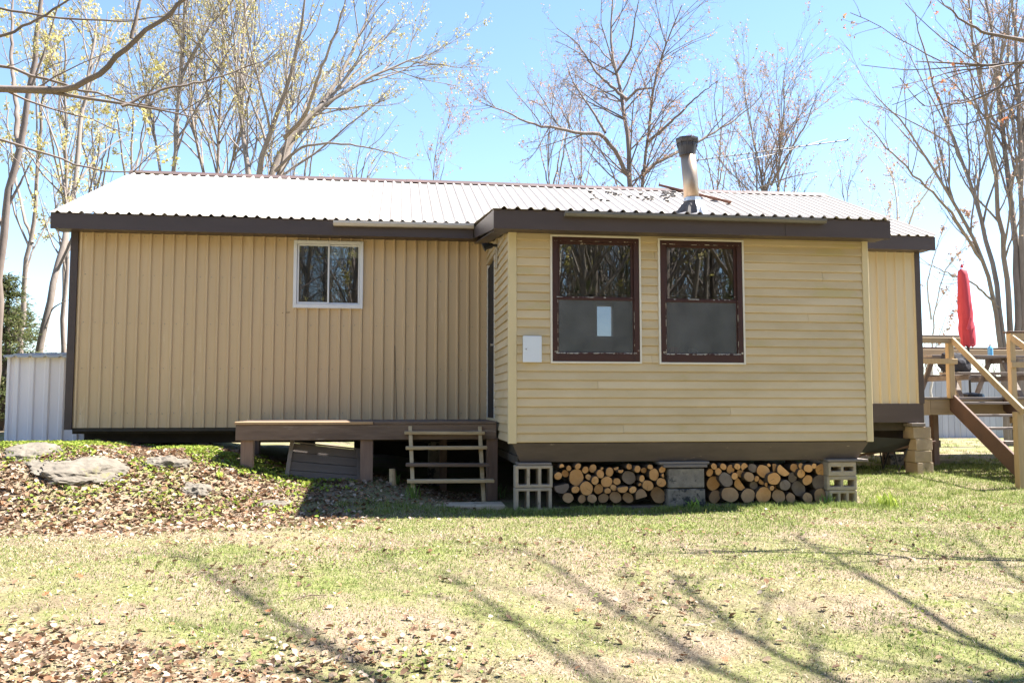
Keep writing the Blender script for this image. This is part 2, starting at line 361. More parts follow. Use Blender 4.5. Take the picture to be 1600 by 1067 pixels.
# screws in rows
mb = MB()
for zr in (3.53, 2.98, 2.32, 1.70, 1.08):
    k = XL + .16
    while k < EX0 - .05:
        if not (WIN[0] - .03 < k < WIN[1] + .03 and WIN[2] - .03 < zr < WIN[3] + .03) and random.random() < .8:
            mb.tube([(k, MW + .001, zr + random.uniform(-.012, .012)), (k, MW - .006, zr)], .0065, 6)
        k += .1524
mb.build('screw_heads', 'plate', cabin)['kind'] = 'stuff'
mb = MB()
for px, pa_, pb_ in ((617, 540, 655), (631, 540, 580), (629, 600, 640), (441, 489, 490)):
    a, b = at(px, pa_, MW - .004), at(px + (3 if pb_ - pa_ > 50 else 1), pb_, MW - .004)
    if pb_ - pa_ < 5: b = at(px + 12, pa_ - 1, MW - .004)
    mb.beam(a, b, .006, .007, up=(0, 1, 0))
mb.build('scratch', 'stringer', cabin)
def wall_slab(name, mt, x0, x1, z0, z1, y0, y1, holes):
    xs = sorted(set([x0, x1] + [h[i] for h in holes for i in (0, 1)])); zs = sorted(set([z0, z1] + [h[i] for h in holes for i in (2, 3)])); mb = MB()
    for i in range(len(xs) - 1):
        for j in range(len(zs) - 1):
            cx, cz = (xs[i] + xs[i + 1]) / 2, (zs[j] + zs[j + 1]) / 2
            if not any(h[0] < cx < h[1] and h[2] < cz < h[3] for h in holes): mb.box(xs[i], xs[i + 1], y0, y1, zs[j], zs[j + 1])
    return mb.build(name, mt, cabin)
wall_slab('sheathing', 'interior', XL + .02, EX0 + .05, .90, 3.64, MW + .012, MW + .09, [hole])
wall_slab('sheathing', 'interior', EX1 - .05, XR - .02, .95, 3.64, MW + .012, MW + .09, [])
W1, W2 = (1.755, 2.815, 1.688, 3.165), (3.050, 4.086, 1.685, 3.155)
ins = lambda W, d: (W[0] + d, W[1] - d, W[2] + d, W[3] - d)
wall_slab('sheathing', 'interior', EX0 + .02, EX1 - .02, .78, 3.33, E0 + .02, E0 + .10, [ins(W1, .03), ins(W2, .03)])
bw0 = at(930, 527, BACK); bw1 = at(956, 478, BACK)
BWIN = (bw0.x, bw1.x, bw0.z, bw1.z)
wall_slab('back_wall', 'interior', XL + .02, XR - .02, .90, 3.64, BACK - .1, BACK, [BWIN])
for xx in (XL + .02, XR - .12):      # gable walls
    MB().prism([(MW + .1, .9), (BACK - .11, .9), (BACK - .11, 3.64), (RIDGE_Y, RIDGE_Z - .12), (MW + .1, 3.64)], 'x', xx, xx + .1).build('gable_wall', 'wall_tan', cabin)
box('floor', 'under', cabin, XL + .03, XR - .03, MW + .1, BACK - .12, .80, .93, 0)
box('floor', 'under', cabin, EX0 + .12, EX1 - .12, E0 + .12, MW + .09, .60, .79, 0)
box('ceiling', 'interior', cabin, XL + .13, XR - .13, MW + .1, BACK - .12, 3.60, 3.63, 0)
box('ceiling', 'interior', cabin, EX0 + .03, EX1 - .03, E0 + .11, MW + .095, 3.34, 3.37, 0)
# skids, base boards
box('added_light_block', 'under', cabin, -.9, 6.15, BACK - .05, BACK - .01, -.2, .895, 0)  # added sheet that shuts out daylight behind, to darken the space beneath
for yy in (MW + .35, BACK - .6): box('floor_beam', 'under', cabin, XL + .1, XR - .1, yy, yy + .16, .66, .797, .005)
box('base_board', 'under', cabin, XL + .06, EX0 - .01, MW + .004, MW + .05, .835, .897, .004)
box('base_board', 'fascia', cabin, EX1 + .05, XR + .02, MW - .03, MW + .01, .925, 1.215, .004)
# corner trims
MB().box(XL - .035, XL + .065, MW - .032, MW + .0, .86, 3.6).build('corner_trim', 'fascia', cabin, .003)
MB().box(XL - .037, XL - .0, MW + .002, MW + .10, .86, 3.6).build('corner_trim', 'fascia', cabin, .003)
MB().box(XR - .055, XR + .035, MW - .036, MW - .004, 1.218, 3.6).build('corner_trim', 'fascia', cabin, .003)
MB().box(XR + .0, XR + .037, MW - .002, MW + .10, .86, 3.6).build('corner_trim', 'fascia', cabin, .003)
# --- clapboards of the extension
CO = .1016; Z0 = .765; NC = 24
def clap_poly(z0, z1, zc):
    prof = [(0, .002), (.008, .002), (.0086, .024), (.022, .0235), (CO, .006), (CO + .012, .005)]
    def out(z):
        t = z - zc
        for (a, b), (c, d) in zip(prof, prof[1:]):
            if a <= t <= c: return b + (d - b) * (t - a) / (c - a)
        return .003
    zs = [z0] + [zc + a for a, _ in prof if z0 < zc + a < z1] + [z1]
    return [(out(z), z) for z in zs]
def clap(axisn, a, b, z0, z1, zc):
    pl = clap_poly(z0, z1, zc)
    if axisn == 'x': poly = [(E0 - o, z) for o, z in pl] + [(E0 + .018, z1), (E0 + .018, z0)]; return MB().prism(poly, 'x', a, b).build('clapboard', 'siding', cabin)
    poly = [(EX0 - o, z) for o, z in pl] + [(EX0 + .018, z1), (EX0 + .018, z0)]
    return MB().prism(poly, 'y', a, b).build('clapboard', 'siding', cabin)
DOOR = (11.38, 12.33, 1.02, 3.20)
def cut(a, b, z0, z1, holes):
    """rectangles of the course left over round the openings"""
    zs = sorted(set([z0, z1] + [z for h in holes for z in (h[2], h[3]) if z0 < z < z1])); out = []
    for p, q in zip(zs, zs[1:]):
        c = (p + q) / 2; x = a
        for h in sorted(h for h in holes if h[2] < c < h[3]):
            if h[0] > x: out.append((x, h[0], p, q))
            x = max(x, h[1])
        if x < b: out.append((x, b, p, q))
    return out
SEAM = {3: 3.9, 9: 2.95, 14: 4.9, 6: 2.3, 19: 5.1, 21: 3.0, 1: 2.6}
for i in range(NC):
    zc = Z0 + i * CO; zt = zc + CO - .0005
    for (a, b, p, q) in cut(EX0 + .068, EX1 - .05, zc, zt, [W1, W2]):
        s_ = SEAM.get(i)
        if s_ and a < s_ < b: clap('x', a, s_, p, q, zc); clap('x', s_ + .003, b, p, q, zc)
        else: clap('x', a, b, p, q, zc)
    for (a, b, p, q) in cut(E0 + .05, MW - .025, zc, zt, [DOOR]): clap('y', a, b, p, q, zc)
MB().box(EX0 - .030, EX0 + .066, E0 - .030, E0 + .0, .755, 3.2).box(EX0 - .030, EX0 - .002, E0 + .0, E0 + .048, .755, 3.2).build('corner_post', 'siding_post', cabin, .004)
MB().box(EX1 - .048, EX1 + .030, E0 - .030, E0 + .0, .755, 3.2).box(EX1 + .002, EX1 + .030, E0 + .0, E0 + .048, .755, 3.2).build('corner_post', 'siding_post', cabin, .004)
box('side_wall', 'siding', cabin, EX1 - .02, EX1 + .008, E0 + .05, MW - .03, .77, 3.3, 0)
box('side_wall', 'interior', cabin, EX0 + .020, EX0 + .06, E0 + .11, MW - .02, .78, 3.3, 0)
d_ = box('door', 'door', cabin, EX0 - .012, EX0 + .02, DOOR[0] + .05, DOOR[1] - .05, DOOR[2], DOOR[3] - .05, .003)
MB().box(EX0 - .022, EX0 + .02, DOOR[0] + .004, DOOR[0] + .048, DOOR[2], DOOR[3] - .003).box(EX0 - .022, EX0 + .02, DOOR[1] - .048, DOOR[1] - .004, DOOR[2], DOOR[3] - .003).build('door_frame', 'trim_white', d_, .002)
MB().tube([(EX0 - .012, DOOR[0] + .12, 2.0), (EX0 - .055, DOOR[0] + .12, 2.0)], .025, 10).build('door_handle', 'steel', d_)
# skirt under the extension: trapezoid board leaning back
MB().add([(EX0 + .02, E0 - .01, .757), (EX1 - .02, E0 - .01, .757), (EX1 - .12, E0 + .10, .535), (EX0 + .13, E0 + .10, .535),
          (EX0 + .02, E0 + .04, .757), (EX1 - .02, E0 + .04, .757), (EX1 - .12, E0 + .15, .535), (EX0 + .13, E0 + .15, .535)],
         [(0, 1, 2, 3), (7, 6, 5, 4), (0, 4, 5, 1), (1, 5, 6, 2), (2, 6, 7, 3), (3, 7, 4, 0)]).build('skirt_board', 'skirt', cabin, .006)
for xx in (EX0 + .1, EX1 - .2): box('floor_beam', 'under', cabin, xx, xx + .1, E0 + .16, MW, .50, .597, .004)
# --- main roof sheets
def roof_sheet(x0, x1, ya, za, yb, zb, org, name='roof_sheet'):
    pr = rib_profile(x0, x1, org, .1524, .072, .020, .026); n = len(pr); d = Vector((0, yb - ya, zb - za)).normalized(); nn = Vector((0, -d.z, d.y)) * (1 if d.y > 0 else -1)
    vs = []
    for (y, z) in ((ya, za), (yb, zb)):
        for (x, h) in pr: vs.append(Vector((x, y, z)) + nn * h)
    for (y, z) in ((ya, za), (yb, zb)):
        for (x, h) in pr: vs.append(Vector((x, y, z)) + nn * (h - .006))
    fs = []
    for i in range(n - 1):
        fs += [(i, i + 1, n + i + 1, n + i), (2 * n + i, 3 * n + i, 3 * n + i + 1, 2 * n + i + 1), (i, 2 * n + i, 2 * n + i + 1, i + 1), (n + i, n + i + 1, 3 * n + i + 1, 3 * n + i)]
    return MB().add(vs, fs).build(name, 'roof', cabin)
x = ROOF_L; k = 0
while x < ROOF_R - .02:
    x1 = min(x + .9144, ROOF_R); dz = random.uniform(-.004, .004)
    roof_sheet(x, x1 - .002, EAVE_Y - .03 + random.uniform(-.006, .006), EAVE_Z - .03 * slope + dz, RIDGE_Y - .01, RIDGE_Z - .01 * slope + dz, ROOF_L + .1)
    roof_sheet(x, x1 - .002, 2 * RIDGE_Y - EAVE_Y + .03, EAVE_Z - .03 * slope, RIDGE_Y + .01, RIDGE_Z - .01 * slope, ROOF_L + .1)
    x = x1; k += 1
mbr = MB(); xs = np.linspace(ROOF_L + .02, ROOF_R - .05, 9)
for a, b in zip(xs, xs[1:]):
    dz = random.uniform(0, .008)
    MB().add([(a - .03, RIDGE_Y - .15, RIDGE_Z - .045 + dz), (b + .02, RIDGE_Y - .15, RIDGE_Z - .045 + dz), (b + .02, RIDGE_Y, RIDGE_Z + .045 + dz), (a - .03, RIDGE_Y, RIDGE_Z + .045 + dz), (b + .02, RIDGE_Y + .15, RIDGE_Z - .045 + dz), (a - .03, RIDGE_Y + .15, RIDGE_Z - .045 + dz)],
             [(0, 1, 2, 3), (3, 2, 4, 5)]).build('ridge_cap', 'ridge', cabin)
# soffit and fascia, main
FZ0, FZ1 = 3.545, 3.770
box('fascia', 'fascia', cabin, ROOF_L + .005, EX0 - .24, EAVE_Y - .005, EAVE_Y + .022, FZ0, FZ1 - .012, .003)
box('fascia', 'fascia', cabin, EX1 + .20, ROOF_R - .005, EAVE_Y - .005, EAVE_Y + .022, FZ0, FZ1 - .012, .003)
box('soffit', 'fascia', cabin, ROOF_L + .01, ROOF_R - .01, EAVE_Y + .024, MW + .01, FZ0 + .02, FZ0 + .035, 0)
for xx in (ROOF_L + .006, ROOF_R - .03):
    for sgn in (1, -1):
        y0, y1 = (EAVE_Y + .024, RIDGE_Y - .002) if sgn == 1 else (2 * RIDGE_Y - EAVE_Y, RIDGE_Y + .002)
        MB().prism([(y0, FZ0), (y0, EAVE_Z - .02), (y1, RIDGE_Z - .03), (y1, RIDGE_Z - .22)], 'x', xx, xx + .024).build('rake_board', 'fascia', cabin)
# extension roof (low pitch) with fascia, rake, gutter
XE0, XE1, EY, EZ = 1.045, 5.835, 9.55, 3.405
eslope = (EAVE_Z + .0 - EZ) / (MW - .02 - EY)
x = XE0
while x < XE1 - .02:
    x1 = min(x + .9144, XE1); roof_sheet(x, x1 - .002, EY - .035, EZ - .035 * eslope, MW + .02, EAVE_Z + .045, XE0 + .12); x = x1
box('fascia', 'fascia', cabin, XE0 + .003, 4.5, EY - .006, EY + .022, EZ - .232, EZ - .012, .003)
box('fascia', 'fascia', cabin, 4.503, XE1 - .003, EY - .004, EY + .022, EZ - .230, EZ - .012, .003)
box('soffit', 'fascia', cabin, XE0 + .03, XE1 - .03, EY + .024, E0 + .018, EZ - .215, EZ - .2, 0)
for xx in (XE0 + .004, XE1 - .028):
    MB().prism([(EY + .024, EZ - .232), (EY + .024, EZ - .012), (EAVE_Y - .008, EAVE_Z - .03 - .30 * eslope), (EAVE_Y - .008, FZ0 + .01)], 'x', xx, xx + .024).build('rake_board', 'fascia', cabin)
    sx = (xx + .026, EX0 - .031) if xx < 3 else (EX1 + .031, xx - .002); zf = lambda y: EZ - .2 + (y - E0 - .02) * eslope
    MB().prism([(E0 + .02, zf(E0 + .02)), (MW - .03, zf(MW - .03)), (MW - .03, zf(MW - .03) + .012), (E0 + .02, zf(E0 + .02) + .012)], 'x', *sx).build('soffit', 'fascia', cabin)
# gable infill of the extension side walls up to the roof
for i in range(NC, NC + 4):
    zc = Z0 + i * CO; yb = max(E0 + .05, E0 + .02 + (zc + CO * .6 - EZ + .2) / eslope)
    if yb < MW - .1: clap('y', yb, MW - .025, zc, zc + CO - .0005, zc)
MB().prism([(E0 + .05, 3.205), (MW - .03, 3.205), (MW - .03, zf(MW - .03)), (E0 + .05, zf(E0 + .05))], 'x', EX0 - .001, EX0 + .017).build('side_wall', 'siding', cabin)
# gutters
def gutter(x0, x1, y, z, mt, dy=.09, dz=.065, tilt=0):
    pr = [(0, 0), (-dy * .75, 0), (-dy, dz * .5), (-dy, dz), (-dy + .008, dz), (-dy + .006, dz * .5), (-dy * .72, .008), (-.006, .008), (-.006, dz), (0, dz)]
    vs = [(x0, y + a, z + b) for a, b in pr] + [(x1, y + a, z + b + tilt) for a, b in pr]; n = len(pr)
    return MB().add(vs, [(i, (i + 1) % n, n + (i + 1) % n, n + i) for i in range(n)] + [(0, 1, 2, 3, 4, 5, 6, 7, 8, 9), tuple(range(19, 9, -1))]).build('gutter', mt, cabin)
g0 = at(521, 340, EAVE_Y - .05); gutter(g0.x, 1.04, EAVE_Y - .007, 3.672, 'gutter', tilt=.012)
g1 = at(882, 330, EY - .05).x; g2 = at(1290, 345, EY - .05).x; gutter(g1, g2, EY - .008, EZ - .075, 'gutter_grey', .08, .05)
# --- windows
def rect_ring(x0, x1, z0, z1, t, y0, y1, bt=None, tt=None):
    bt = bt or t; tt = tt or t
    return MB().box(x0, x0 + t, y0, y1, z0, z1).box(x1 - t, x1, y0, y1, z0, z1).box(x0 + t, x1 - t, y0 + .0005, y1, z0, z0 + bt).box(x0 + t, x1 - t, y0 + .0005, y1, z1 - tt, z1)
def sash_window(W):
    x0, x1, z0, z1 = W; zm = (z0 + z1) / 2 + .015
    o = rect_ring(x0 - .012, x1 + .012, z0 - .012, z1 + .012, .022, E0 - .034, E0 + .03).build('window', 'trim_white', cabin, .002)
    rect_ring(x0 + .011, x1 - .011, z0 + .011, z1 - .011, .062, E0 - .031, E0 + .06, bt=.092, tt=.058).build('frame', 'brown_paint', o, .003)
    rect_ring(x0 + .074, x1 - .074, zm - .022, z1 - .07, .03, E0 + .0, E0 + .04, bt=.04, tt=.02).build('sash', 'brown_frame', o, .002)
    rect_ring(x0 + .074, x1 - .074, z0 + .104, zm + .004, .014, E0 - .012, E0 + .012, bt=.016, tt=.03).build('sash', 'brown_frame', o, .002)
    # strips of old glazing paint curling off
    mb = MB()
    for zz, x_a, x_b, pr_ in ((z0 + .108, x0 + .05, x1 - .05, .93), (z0 + .103, x0 + .05, x1 - .05, .6), (z1 - .060, x0 + .03, x1 - .05, .45), (zm + .004, x0 + .06, x1 - .06, .25)):
        x = x_a
        while x < x_b:
            l = random.uniform(.012, .075)
            if random.random() < pr_: u = random.uniform(.001, .004); mb.add([(x, E0 - .036, zz - u), (min(x + l, x_b), E0 - .036, zz - u * random.random() * 2), (min(x + l, x_b), E0 - .033, zz + random.uniform(.001, .007)), (x, E0 - .033, zz + random.uniform(.001, .007))], [(0, 1, 2, 3)])
            x += l * random.uniform(.7, 1.4)
    for xx in (x0 + .072, x1 - .078):
        z = z0 + .1
        while z < zm:
            l = random.uniform(.04, .2); wv = random.uniform(.001, .0035); mb.box(xx, xx + wv, E0 - .035, E0 - .030, z, min(z + l, zm)); z += l * random.uniform(1.0, 2.2)
    for cx_ in (x0 + .03, x1 - .06):
        for _ in range(3): q = random.uniform(0, .03); mb.box(cx_ + q, cx_ + q + random.uniform(.008, .03), E0 - .035, E0 - .030, z0 + .10 + random.uniform(0, .03), z0 + .118 + random.uniform(.0, .03))
    mb.build('peeling_paint', 'peel', o)['kind'] = 'stuff'
    box('pane', 'glass', o, x0 + .1, x1 - .1, E0 + .016, E0 + .021, zm + .01, z1 - .085, 0)
    box('insect_screen', 'glass_screen', o, x0 + .086, x1 - .086, E0 - .004, E0 + .0, z0 + .118, zm - .022, 0)
    return o
sash_window(W1); sash_window(W2)
def slider(W):
    x0, x1, z0, z1 = W
    o = rect_ring(x0, x1, z0, z1, .048, MW - .052, MW + .03, bt=.06).build('window', 'white_frame', cabin, .004)
    xm = (x0 + x1) / 2
    rect_ring(x0 + .052, xm + .012, z0 + .064, z1 - .052, .024, MW - .036, MW - .012).build('sash', 'white_frame', o, .002)
    rect_ring(xm - .012, x1 - .052, z0 + .064, z1 - .052, .020, MW - .008, MW + .016).build('sash', 'white_frame', o, .002)
    box('pane', 'glass', o, x0 + .07, xm - .004, MW - .026, MW - .022, z0 + .082, z1 - .07, 0)
    box('pane', 'glass', o, xm + .004, x1 - .07, MW + .002, MW + .006, z0 + .082, z1 - .07, 0)
    box('insect_screen', 'glass_screen_dark', o, x0 + .078, xm - .014, MW - .034, MW - .031, z0 + .09, z1 - .078, 0)
    MB().box(x0 + .03, x1 - .03, MW + .10, MW + .106, z1 - .22, z1).build('blind', 'blind', o)
slider(WIN)
rect_ring(BWIN[0], BWIN[1], BWIN[2], BWIN[3], .02, BACK - .11, BACK + .01).build('window', 'white_frame', cabin, .002)
# --- chimney
ch = at(1087, 326, 12.62); cx, cy = 4.50, 12.75; cz = EAVE_Z + (cy - EAVE_Y) * slope
top = 5.30
mb = MB(); tilt = -.045
mat('flue', (.42, .33, .25), (.30, .21, .14), 4, .38, .03, (1, 1, .3), metal=.75, c3=(.55, .52, .5), t3=.6, s3=3)
pipe = MB().tube([(cx, cy, cz + .1), (cx - .02, cy, cz + .6), (cx - .06, cy, top - .16)], .118, 24, mi=0).build('chimney', 'flue', cabin, smooth=False)
for p in pipe.data.polygons: p.use_smooth = len(p.vertices) == 4
ctx = cx - .065
MB().tube([(ctx, cy, top - .24), (ctx, cy, top - .2), (ctx, cy, top - .10), (ctx, cy, top - .05)], [.126, .13, .15, .15], 20).tube([(ctx, cy, top - .045), (ctx, cy, top - .0), (ctx, cy, top + .03)], [.165, .185, .185], 8).build('chimney_cap', 'cap_steel', pipe)
mb = MB()
for k in range(10):
    a = k * math.tau / 10; mb.tube([(ctx + .148 * math.cos(a), cy + .148 * math.sin(a), top - .12), (ctx + .17 * math.cos(a), cy + .17 * math.sin(a), top - .02)], .006, 5)
mb.build('cap_strut', 'cap_steel', pipe)
n = 20; vs = []
for j, (rr, zz) in enumerate(((.34, -.02), (.27, .05), (.18, .2), (.135, .27), (.13, .33))):
    for k in range(n):
        a = k * math.tau / n; r2 = rr * (1 + .13 * math.sin(k * 2.4 + j) * (1 if j < 3 else .2)); yy = r2 * math.sin(a)
        vs.append((cx + r2 * math.cos(a), cy + yy, cz + zz + (yy * slope if j < 2 else yy * slope * .4 if j == 2 else 0)))
MB().add(vs, [(j * n + k, j * n + (k + 1) % n, (j + 1) * n + (k + 1) % n, (j + 1) * n + k) for j in range(4) for k in range(n)]).build('flashing', 'boot', pipe)
vs = [(x * 1.02 + (cx - cx * 1.02), y - .012, z + .012) for (x, y, z) in vs]
fl = MB().add(vs, [(j * n + k, j * n + (k + 1) % n, (j + 1) * n + (k + 1) % n, (j + 1) * n + k) for j in (0, 1, 2) for k in (15, 16, 17, 18)] + [(3 * n + k, 3 * n + (k + 1) % n, 4 * n + (k + 1) % n, 4 * n + k) for k in range(n)]).build('foil_wrap', 'boot_foil', pipe)
def on_roof(px, py):
    d = fwd * F_PX + _rt * (px - 800) - _up * (py - 533.5); d = d / d.y
    y = (EAVE_Z - CAMZ - slope * EAVE_Y) / (d.z - slope); return Vector((d.x * y, y, CAMZ + d.z * y))
a, b = on_roof(1031, 294), on_roof(1141, 321); a.z += .055; b.z += .055
o = MB().beam(a, b, .07, .045).build('roof_board', 'roof_board', None, .004); tag(o, 'narrow red-brown board lying slanted across the roof behind the chimney', 'board')
# debris on the roof
mb = MB()
for k in range(46):
    p = on_roof(random.uniform(920, 1075), random.uniform(302, 318)); p.z += .03
    s_ = random.uniform(.015, .045); mb.box(p.x - s_, p.x + s_, p.y - s_ * .8, p.y + s_ * .8, p.z - .012, p.z + random.uniform(0, .02))
tag(mb.build('roof_debris', 'boot', None, .006), 'dark flakes of leaf and soot scattered on the white roof beside the chimney', 'debris', None, 'stuff')
# wall lamp, utility box
ly = 11.05; lz = 3.26
lamp = empty('wall_lamp', (EX0 - .02, ly, lz), 'small black wall lamp on a pale plate above the side door', 'lamp')
box('backplate', 'plate', lamp, EX0 - .036, EX0 - .018, ly - .06, ly + .06, lz - .30, lz - .04, .004)
MB().tube([(EX0 - .02, ly, lz), (EX0 - .10, ly, lz + .005)], .018, 8).tube([(EX0 - .08, ly, lz), (EX0 - .16, ly, lz - .01), (EX0 - .20, ly, lz - .03)], [.03, .045, .055], 12).build('lamp_head', 'lamp_black', lamp)
b0 = at(817, 566, E0 - .05); b1 = at(846, 525, E0 - .05)
ub = empty('utility_box', ((b0.x + b1.x) / 2, E0 - .03, b0.z), 'pale grey flat metal box screwed to the yellow clapboards', 'utility box')
box('case', 'box_white', ub, b0.x + .004, b1.x - .004, E0 - .055, E0 - .004, b0.z + .004, b1.z - .004, .003)
box('lid', 'box_white', ub, b0.x, b1.x, E0 - .068, E0 - .056, b0.z, b1.z, .004)
MB().tube([(b0.x + .035, E0 - .068, (b0.z + b1.z) / 2), (b0.x + .035, E0 - .073, (b0.z + b1.z) / 2)], .007, 8).build('lock', 'steel', ub)
# things on the inner sill of the right window
p = at(1052, 545, E0 + .16)
sill = box('window_shelf', 'interior', cabin, W2[0] + .02, W2[1] - .02, E0 + .105, E0 + .26, W2[2] + .07, W2[2] + .10, 0)
tag(MB().tube([(p.x, E0 + .18, W2[2] + .101), (p.x, E0 + .18, W2[2] + .20)], [.06, .075], 14).build('red_bowl', 'red_mug'), 'red bowl behind the insect screen of the right brown window', 'bowl')
p = at(1082, 545, E0 + .16)
mug = empty('mug', (p.x, E0 + .18, W2[2] + .101), 'white mug behind the insect screen of the right brown window', 'mug')
MB().tube([(p.x, E0 + .18, W2[2] + .101), (p.x, E0 + .18, W2[2] + .185)], .042, 14).build('cup', 'white_frame', mug)
MB().tube([(p.x + .04, E0 + .18, W2[2] + .17), (p.x + .07, E0 + .18, W2[2] + .16), (p.x + .07, E0 + .18, W2[2] + .13), (p.x + .04, E0 + .18, W2[2] + .12)], .008, 6).build('handle', 'white_frame', mug)
# ------------------------------------------------------------------ concrete block piers
def grid_solid(xs, zs, solid, y0, y1):
    mb = MB(); nxg, nzg = len(xs), len(zs)
    V = [(x, y, z) for y in (y0, y1) for z in zs for x in xs]; I = lambda i, j, k: k * nxg * nzg + j * nxg + i; fs = []
    for i in range(nxg - 1):
        for j in range(nzg - 1):
            if not solid(i, j): continue
            fs += [(I(i, j, 0), I(i + 1, j, 0), I(i + 1, j + 1, 0), I(i, j + 1, 0)), (I(i, j, 1), I(i, j + 1, 1), I(i + 1, j + 1, 1), I(i + 1, j, 1))]
            for di, dj, e in ((-1, 0, ((i, j), (i, j + 1))), (1, 0, ((i + 1, j + 1), (i + 1, j))), (0, -1, ((i + 1, j), (i, j))), (0, 1, ((i, j + 1), (i + 1, j + 1)))):
                a, b = i + di, j + dj
                if not (0 <= a < nxg - 1 and 0 <= b < nzg - 1 and solid(a, b)):
                    (p, q), (r, s) = e; fs.append((I(p, q, 0), I(r, s, 0), I(r, s, 1), I(p, q, 1)))
    return mb.add(V, fs)
def hollow_block(x, y, z, label, cores=3, wd=.385, ht=.19, dp=.19, rz=0, mt='concrete', shell=.034):
    web = .034; cw = (wd - web * (cores + 1)) / cores; xs = [-wd / 2]
    for k in range(cores): xs += [xs[-1] + web, xs[-1] + web + cw]
    xs.append(wd / 2); zs = [0, shell, ht - shell, ht]
    o = grid_solid(xs, zs, lambda i, j: not (j == 1 and i % 2 == 1), 0, dp).build('concrete_block', mt, None, .006, loc=(0, 0, 0))
    o.location = (x, y, z); o.rotation_euler.z = rz; return tag(o, label, 'concrete block', 'blocks under the extension')
def plank(name, x0, x1, y0, y1, z0, z1, mt, label, group=None, rz=0):
    o = box(name, mt, None, x0, x1, y0, y1, z0, z1, .004); o.rotation_euler.z = rz; return tag(o, label, 'board', group)
PY = E0 + .02
xa = at(834, 750, PY).x; gz = hz(xa, PY) + .01
hb = (.505 - gz) / 2 - .002
hollow_block(xa, PY, gz - .02, 'bottom hollow block of the two-block pier beside the entry stairs', 3, .42, hb + .015)
hollow_block(xa + .005, PY, gz + hb, 'upper hollow block of the two-block pier beside the entry stairs', 3, .43, hb)
x0 = at(810, 724, PY).x; x1 = at(862, 724, PY).x
plank('shim_board', x0, x1, PY + .0, PY + .25, gz + 2 * hb + .004, .533, 'grey_wood', 'weathered shim board on the two-block pier beside the entry stairs')
# middle pier
x0 = at(1043, 760, PY).x; x1 = at(1101, 760, PY).x; xm = (x0 + x1) / 2; g2z = hz(xm, PY)
hm = (.452 - g2z) / 2
for k, s_ in enumerate(('lower', 'upper')):
    o = MB().box(x0 + .012 * k, x1 - .006 * k, PY - .02 + .008 * k, PY + .2, g2z - .01 + (hm + .012) * k, g2z - .01 + hm + (hm + .010) * k).build('concrete_block', 'concrete_dark', None, .008)
    tag(o, f'{s_} dark stained solid block between the two firewood stacks', 'concrete block', 'blocks under the extension')
plank('shim_board', at(1036, 729, PY).x, at(1104, 729, PY).x, PY - .03, PY + .24, g2z + 2 * hm + .014, .500, 'grey_wood', 'shorter lower shim board on the dark middle pier')
plank('shim_board', at(1030, 724, PY).x, at(1108, 724, PY).x, PY - .01, PY + .26, .503, .533, 'grey_wood', 'longer upper shim board on the dark middle pier')
# right pier of three
xr = at(1318, 760, PY).x; g3 = hz(xr, PY) + .01; h3 = (.515 - g3) / 3
hollow_block(xr, PY, g3 - .02, 'bottom block of the three-block pier, with three cores', 3, .36, h3 + .016, rz=.05)
hollow_block(xr - .015, PY, g3 + h3, 'middle block of the three-block pier, with two cores', 2, .37, h3 - .002, rz=-.06, shell=.045)
hollow_block(xr - .01, PY - .005, g3 + 2 * h3, 'top block of the three-block pier, with two cores', 2, .36, h3 - .002, rz=.03, shell=.058)
plank('shim_board', at(1292, 718, PY).x, at(1355, 718, PY).x, PY - .02, PY + .22, g3 + 3 * h3 + .002, .545, 'grey_wood', 'shim board on the three-block pier at the end of the firewood')
plank('sill_timber', EX0 + .16, x0 - .02, PY + .02, PY + .3, hz(2.3, PY) - .05, hz(2.3, PY) + .022, 'deck_wood', 'dark flat timber under the firewood stack beside the entry stairs')
plank('sill_timber', x1 + .02, xr - .2, PY + .02, PY + .3, hz(4.3, PY) - .05, hz(4.3, PY) + .015, 'deck_wood', 'dark flat timber under the firewood stack beside the three-block pier')

# ------------------------------------------------------------------ firewood
LA = [(485,160,22),(540,180,22),(620,150,25),(685,190,28),(750,175,33),(830,180,12),(895,208,36),(955,172,20),(990,192,22),(1065,160,24),(1137,180,28),(1190,190,24),(1250,168,22),(1350,185,28),(1360,235,17),(435,252,32),(500,235,30),(610,250,66),(715,250,25),(815,228,34),(780,285,33),(868,298,47),(960,298,30),(1058,262,58,'g'),(1175,262,26),(1162,318,17),(1290,238,47),(1342,310,40),(1232,335,46),(605,348,32),(700,342,57),(800,362,41),(870,380,26),(935,365,27),(1018,367,42),(1100,370,30),(485,338,60,'g'),(522,428,44,'m'),(658,437,34,'m'),(735,440,38,'m'),(835,440,42,'m'),(945,440,50,'m'),(1045,440,45,'m'),(1165,420,56,'m'),(1315,425,66,'m')]
LB = [(302,140,25),(390,138,27),(358,195,29),(428,197,36),(487,167,26),(560,155,34),(505,230,33),(458,268,28),(572,247,42,'m'),(237,232,30),(268,325,58),(378,310,58,'g'),(515,328,54),(685,168,56),(770,150,15),(815,150,33),(945,137,36),(1012,165,25),(1060,122,36),(1120,128,22),(888,192,54),(803,237,54),(1050,205,36),(1140,200,50),(965,243,42,'g'),(1095,285,42),(1205,320,64,'g'),(646,272,22),(693,258,27),(738,300,19),(802,317,20),(832,360,21),(868,305,46,'g'),(980,355,62,'g'),(725,392,66),(305,428,52,'m'),(450,425,68,'m'),(595,435,60,'m'),(858,440,56,'m'),(935,450,42,'m'),(1057,433,43,'m'),(1195,440,58,'m'),(622,205,38,'g'),(605,325,34,'g')]
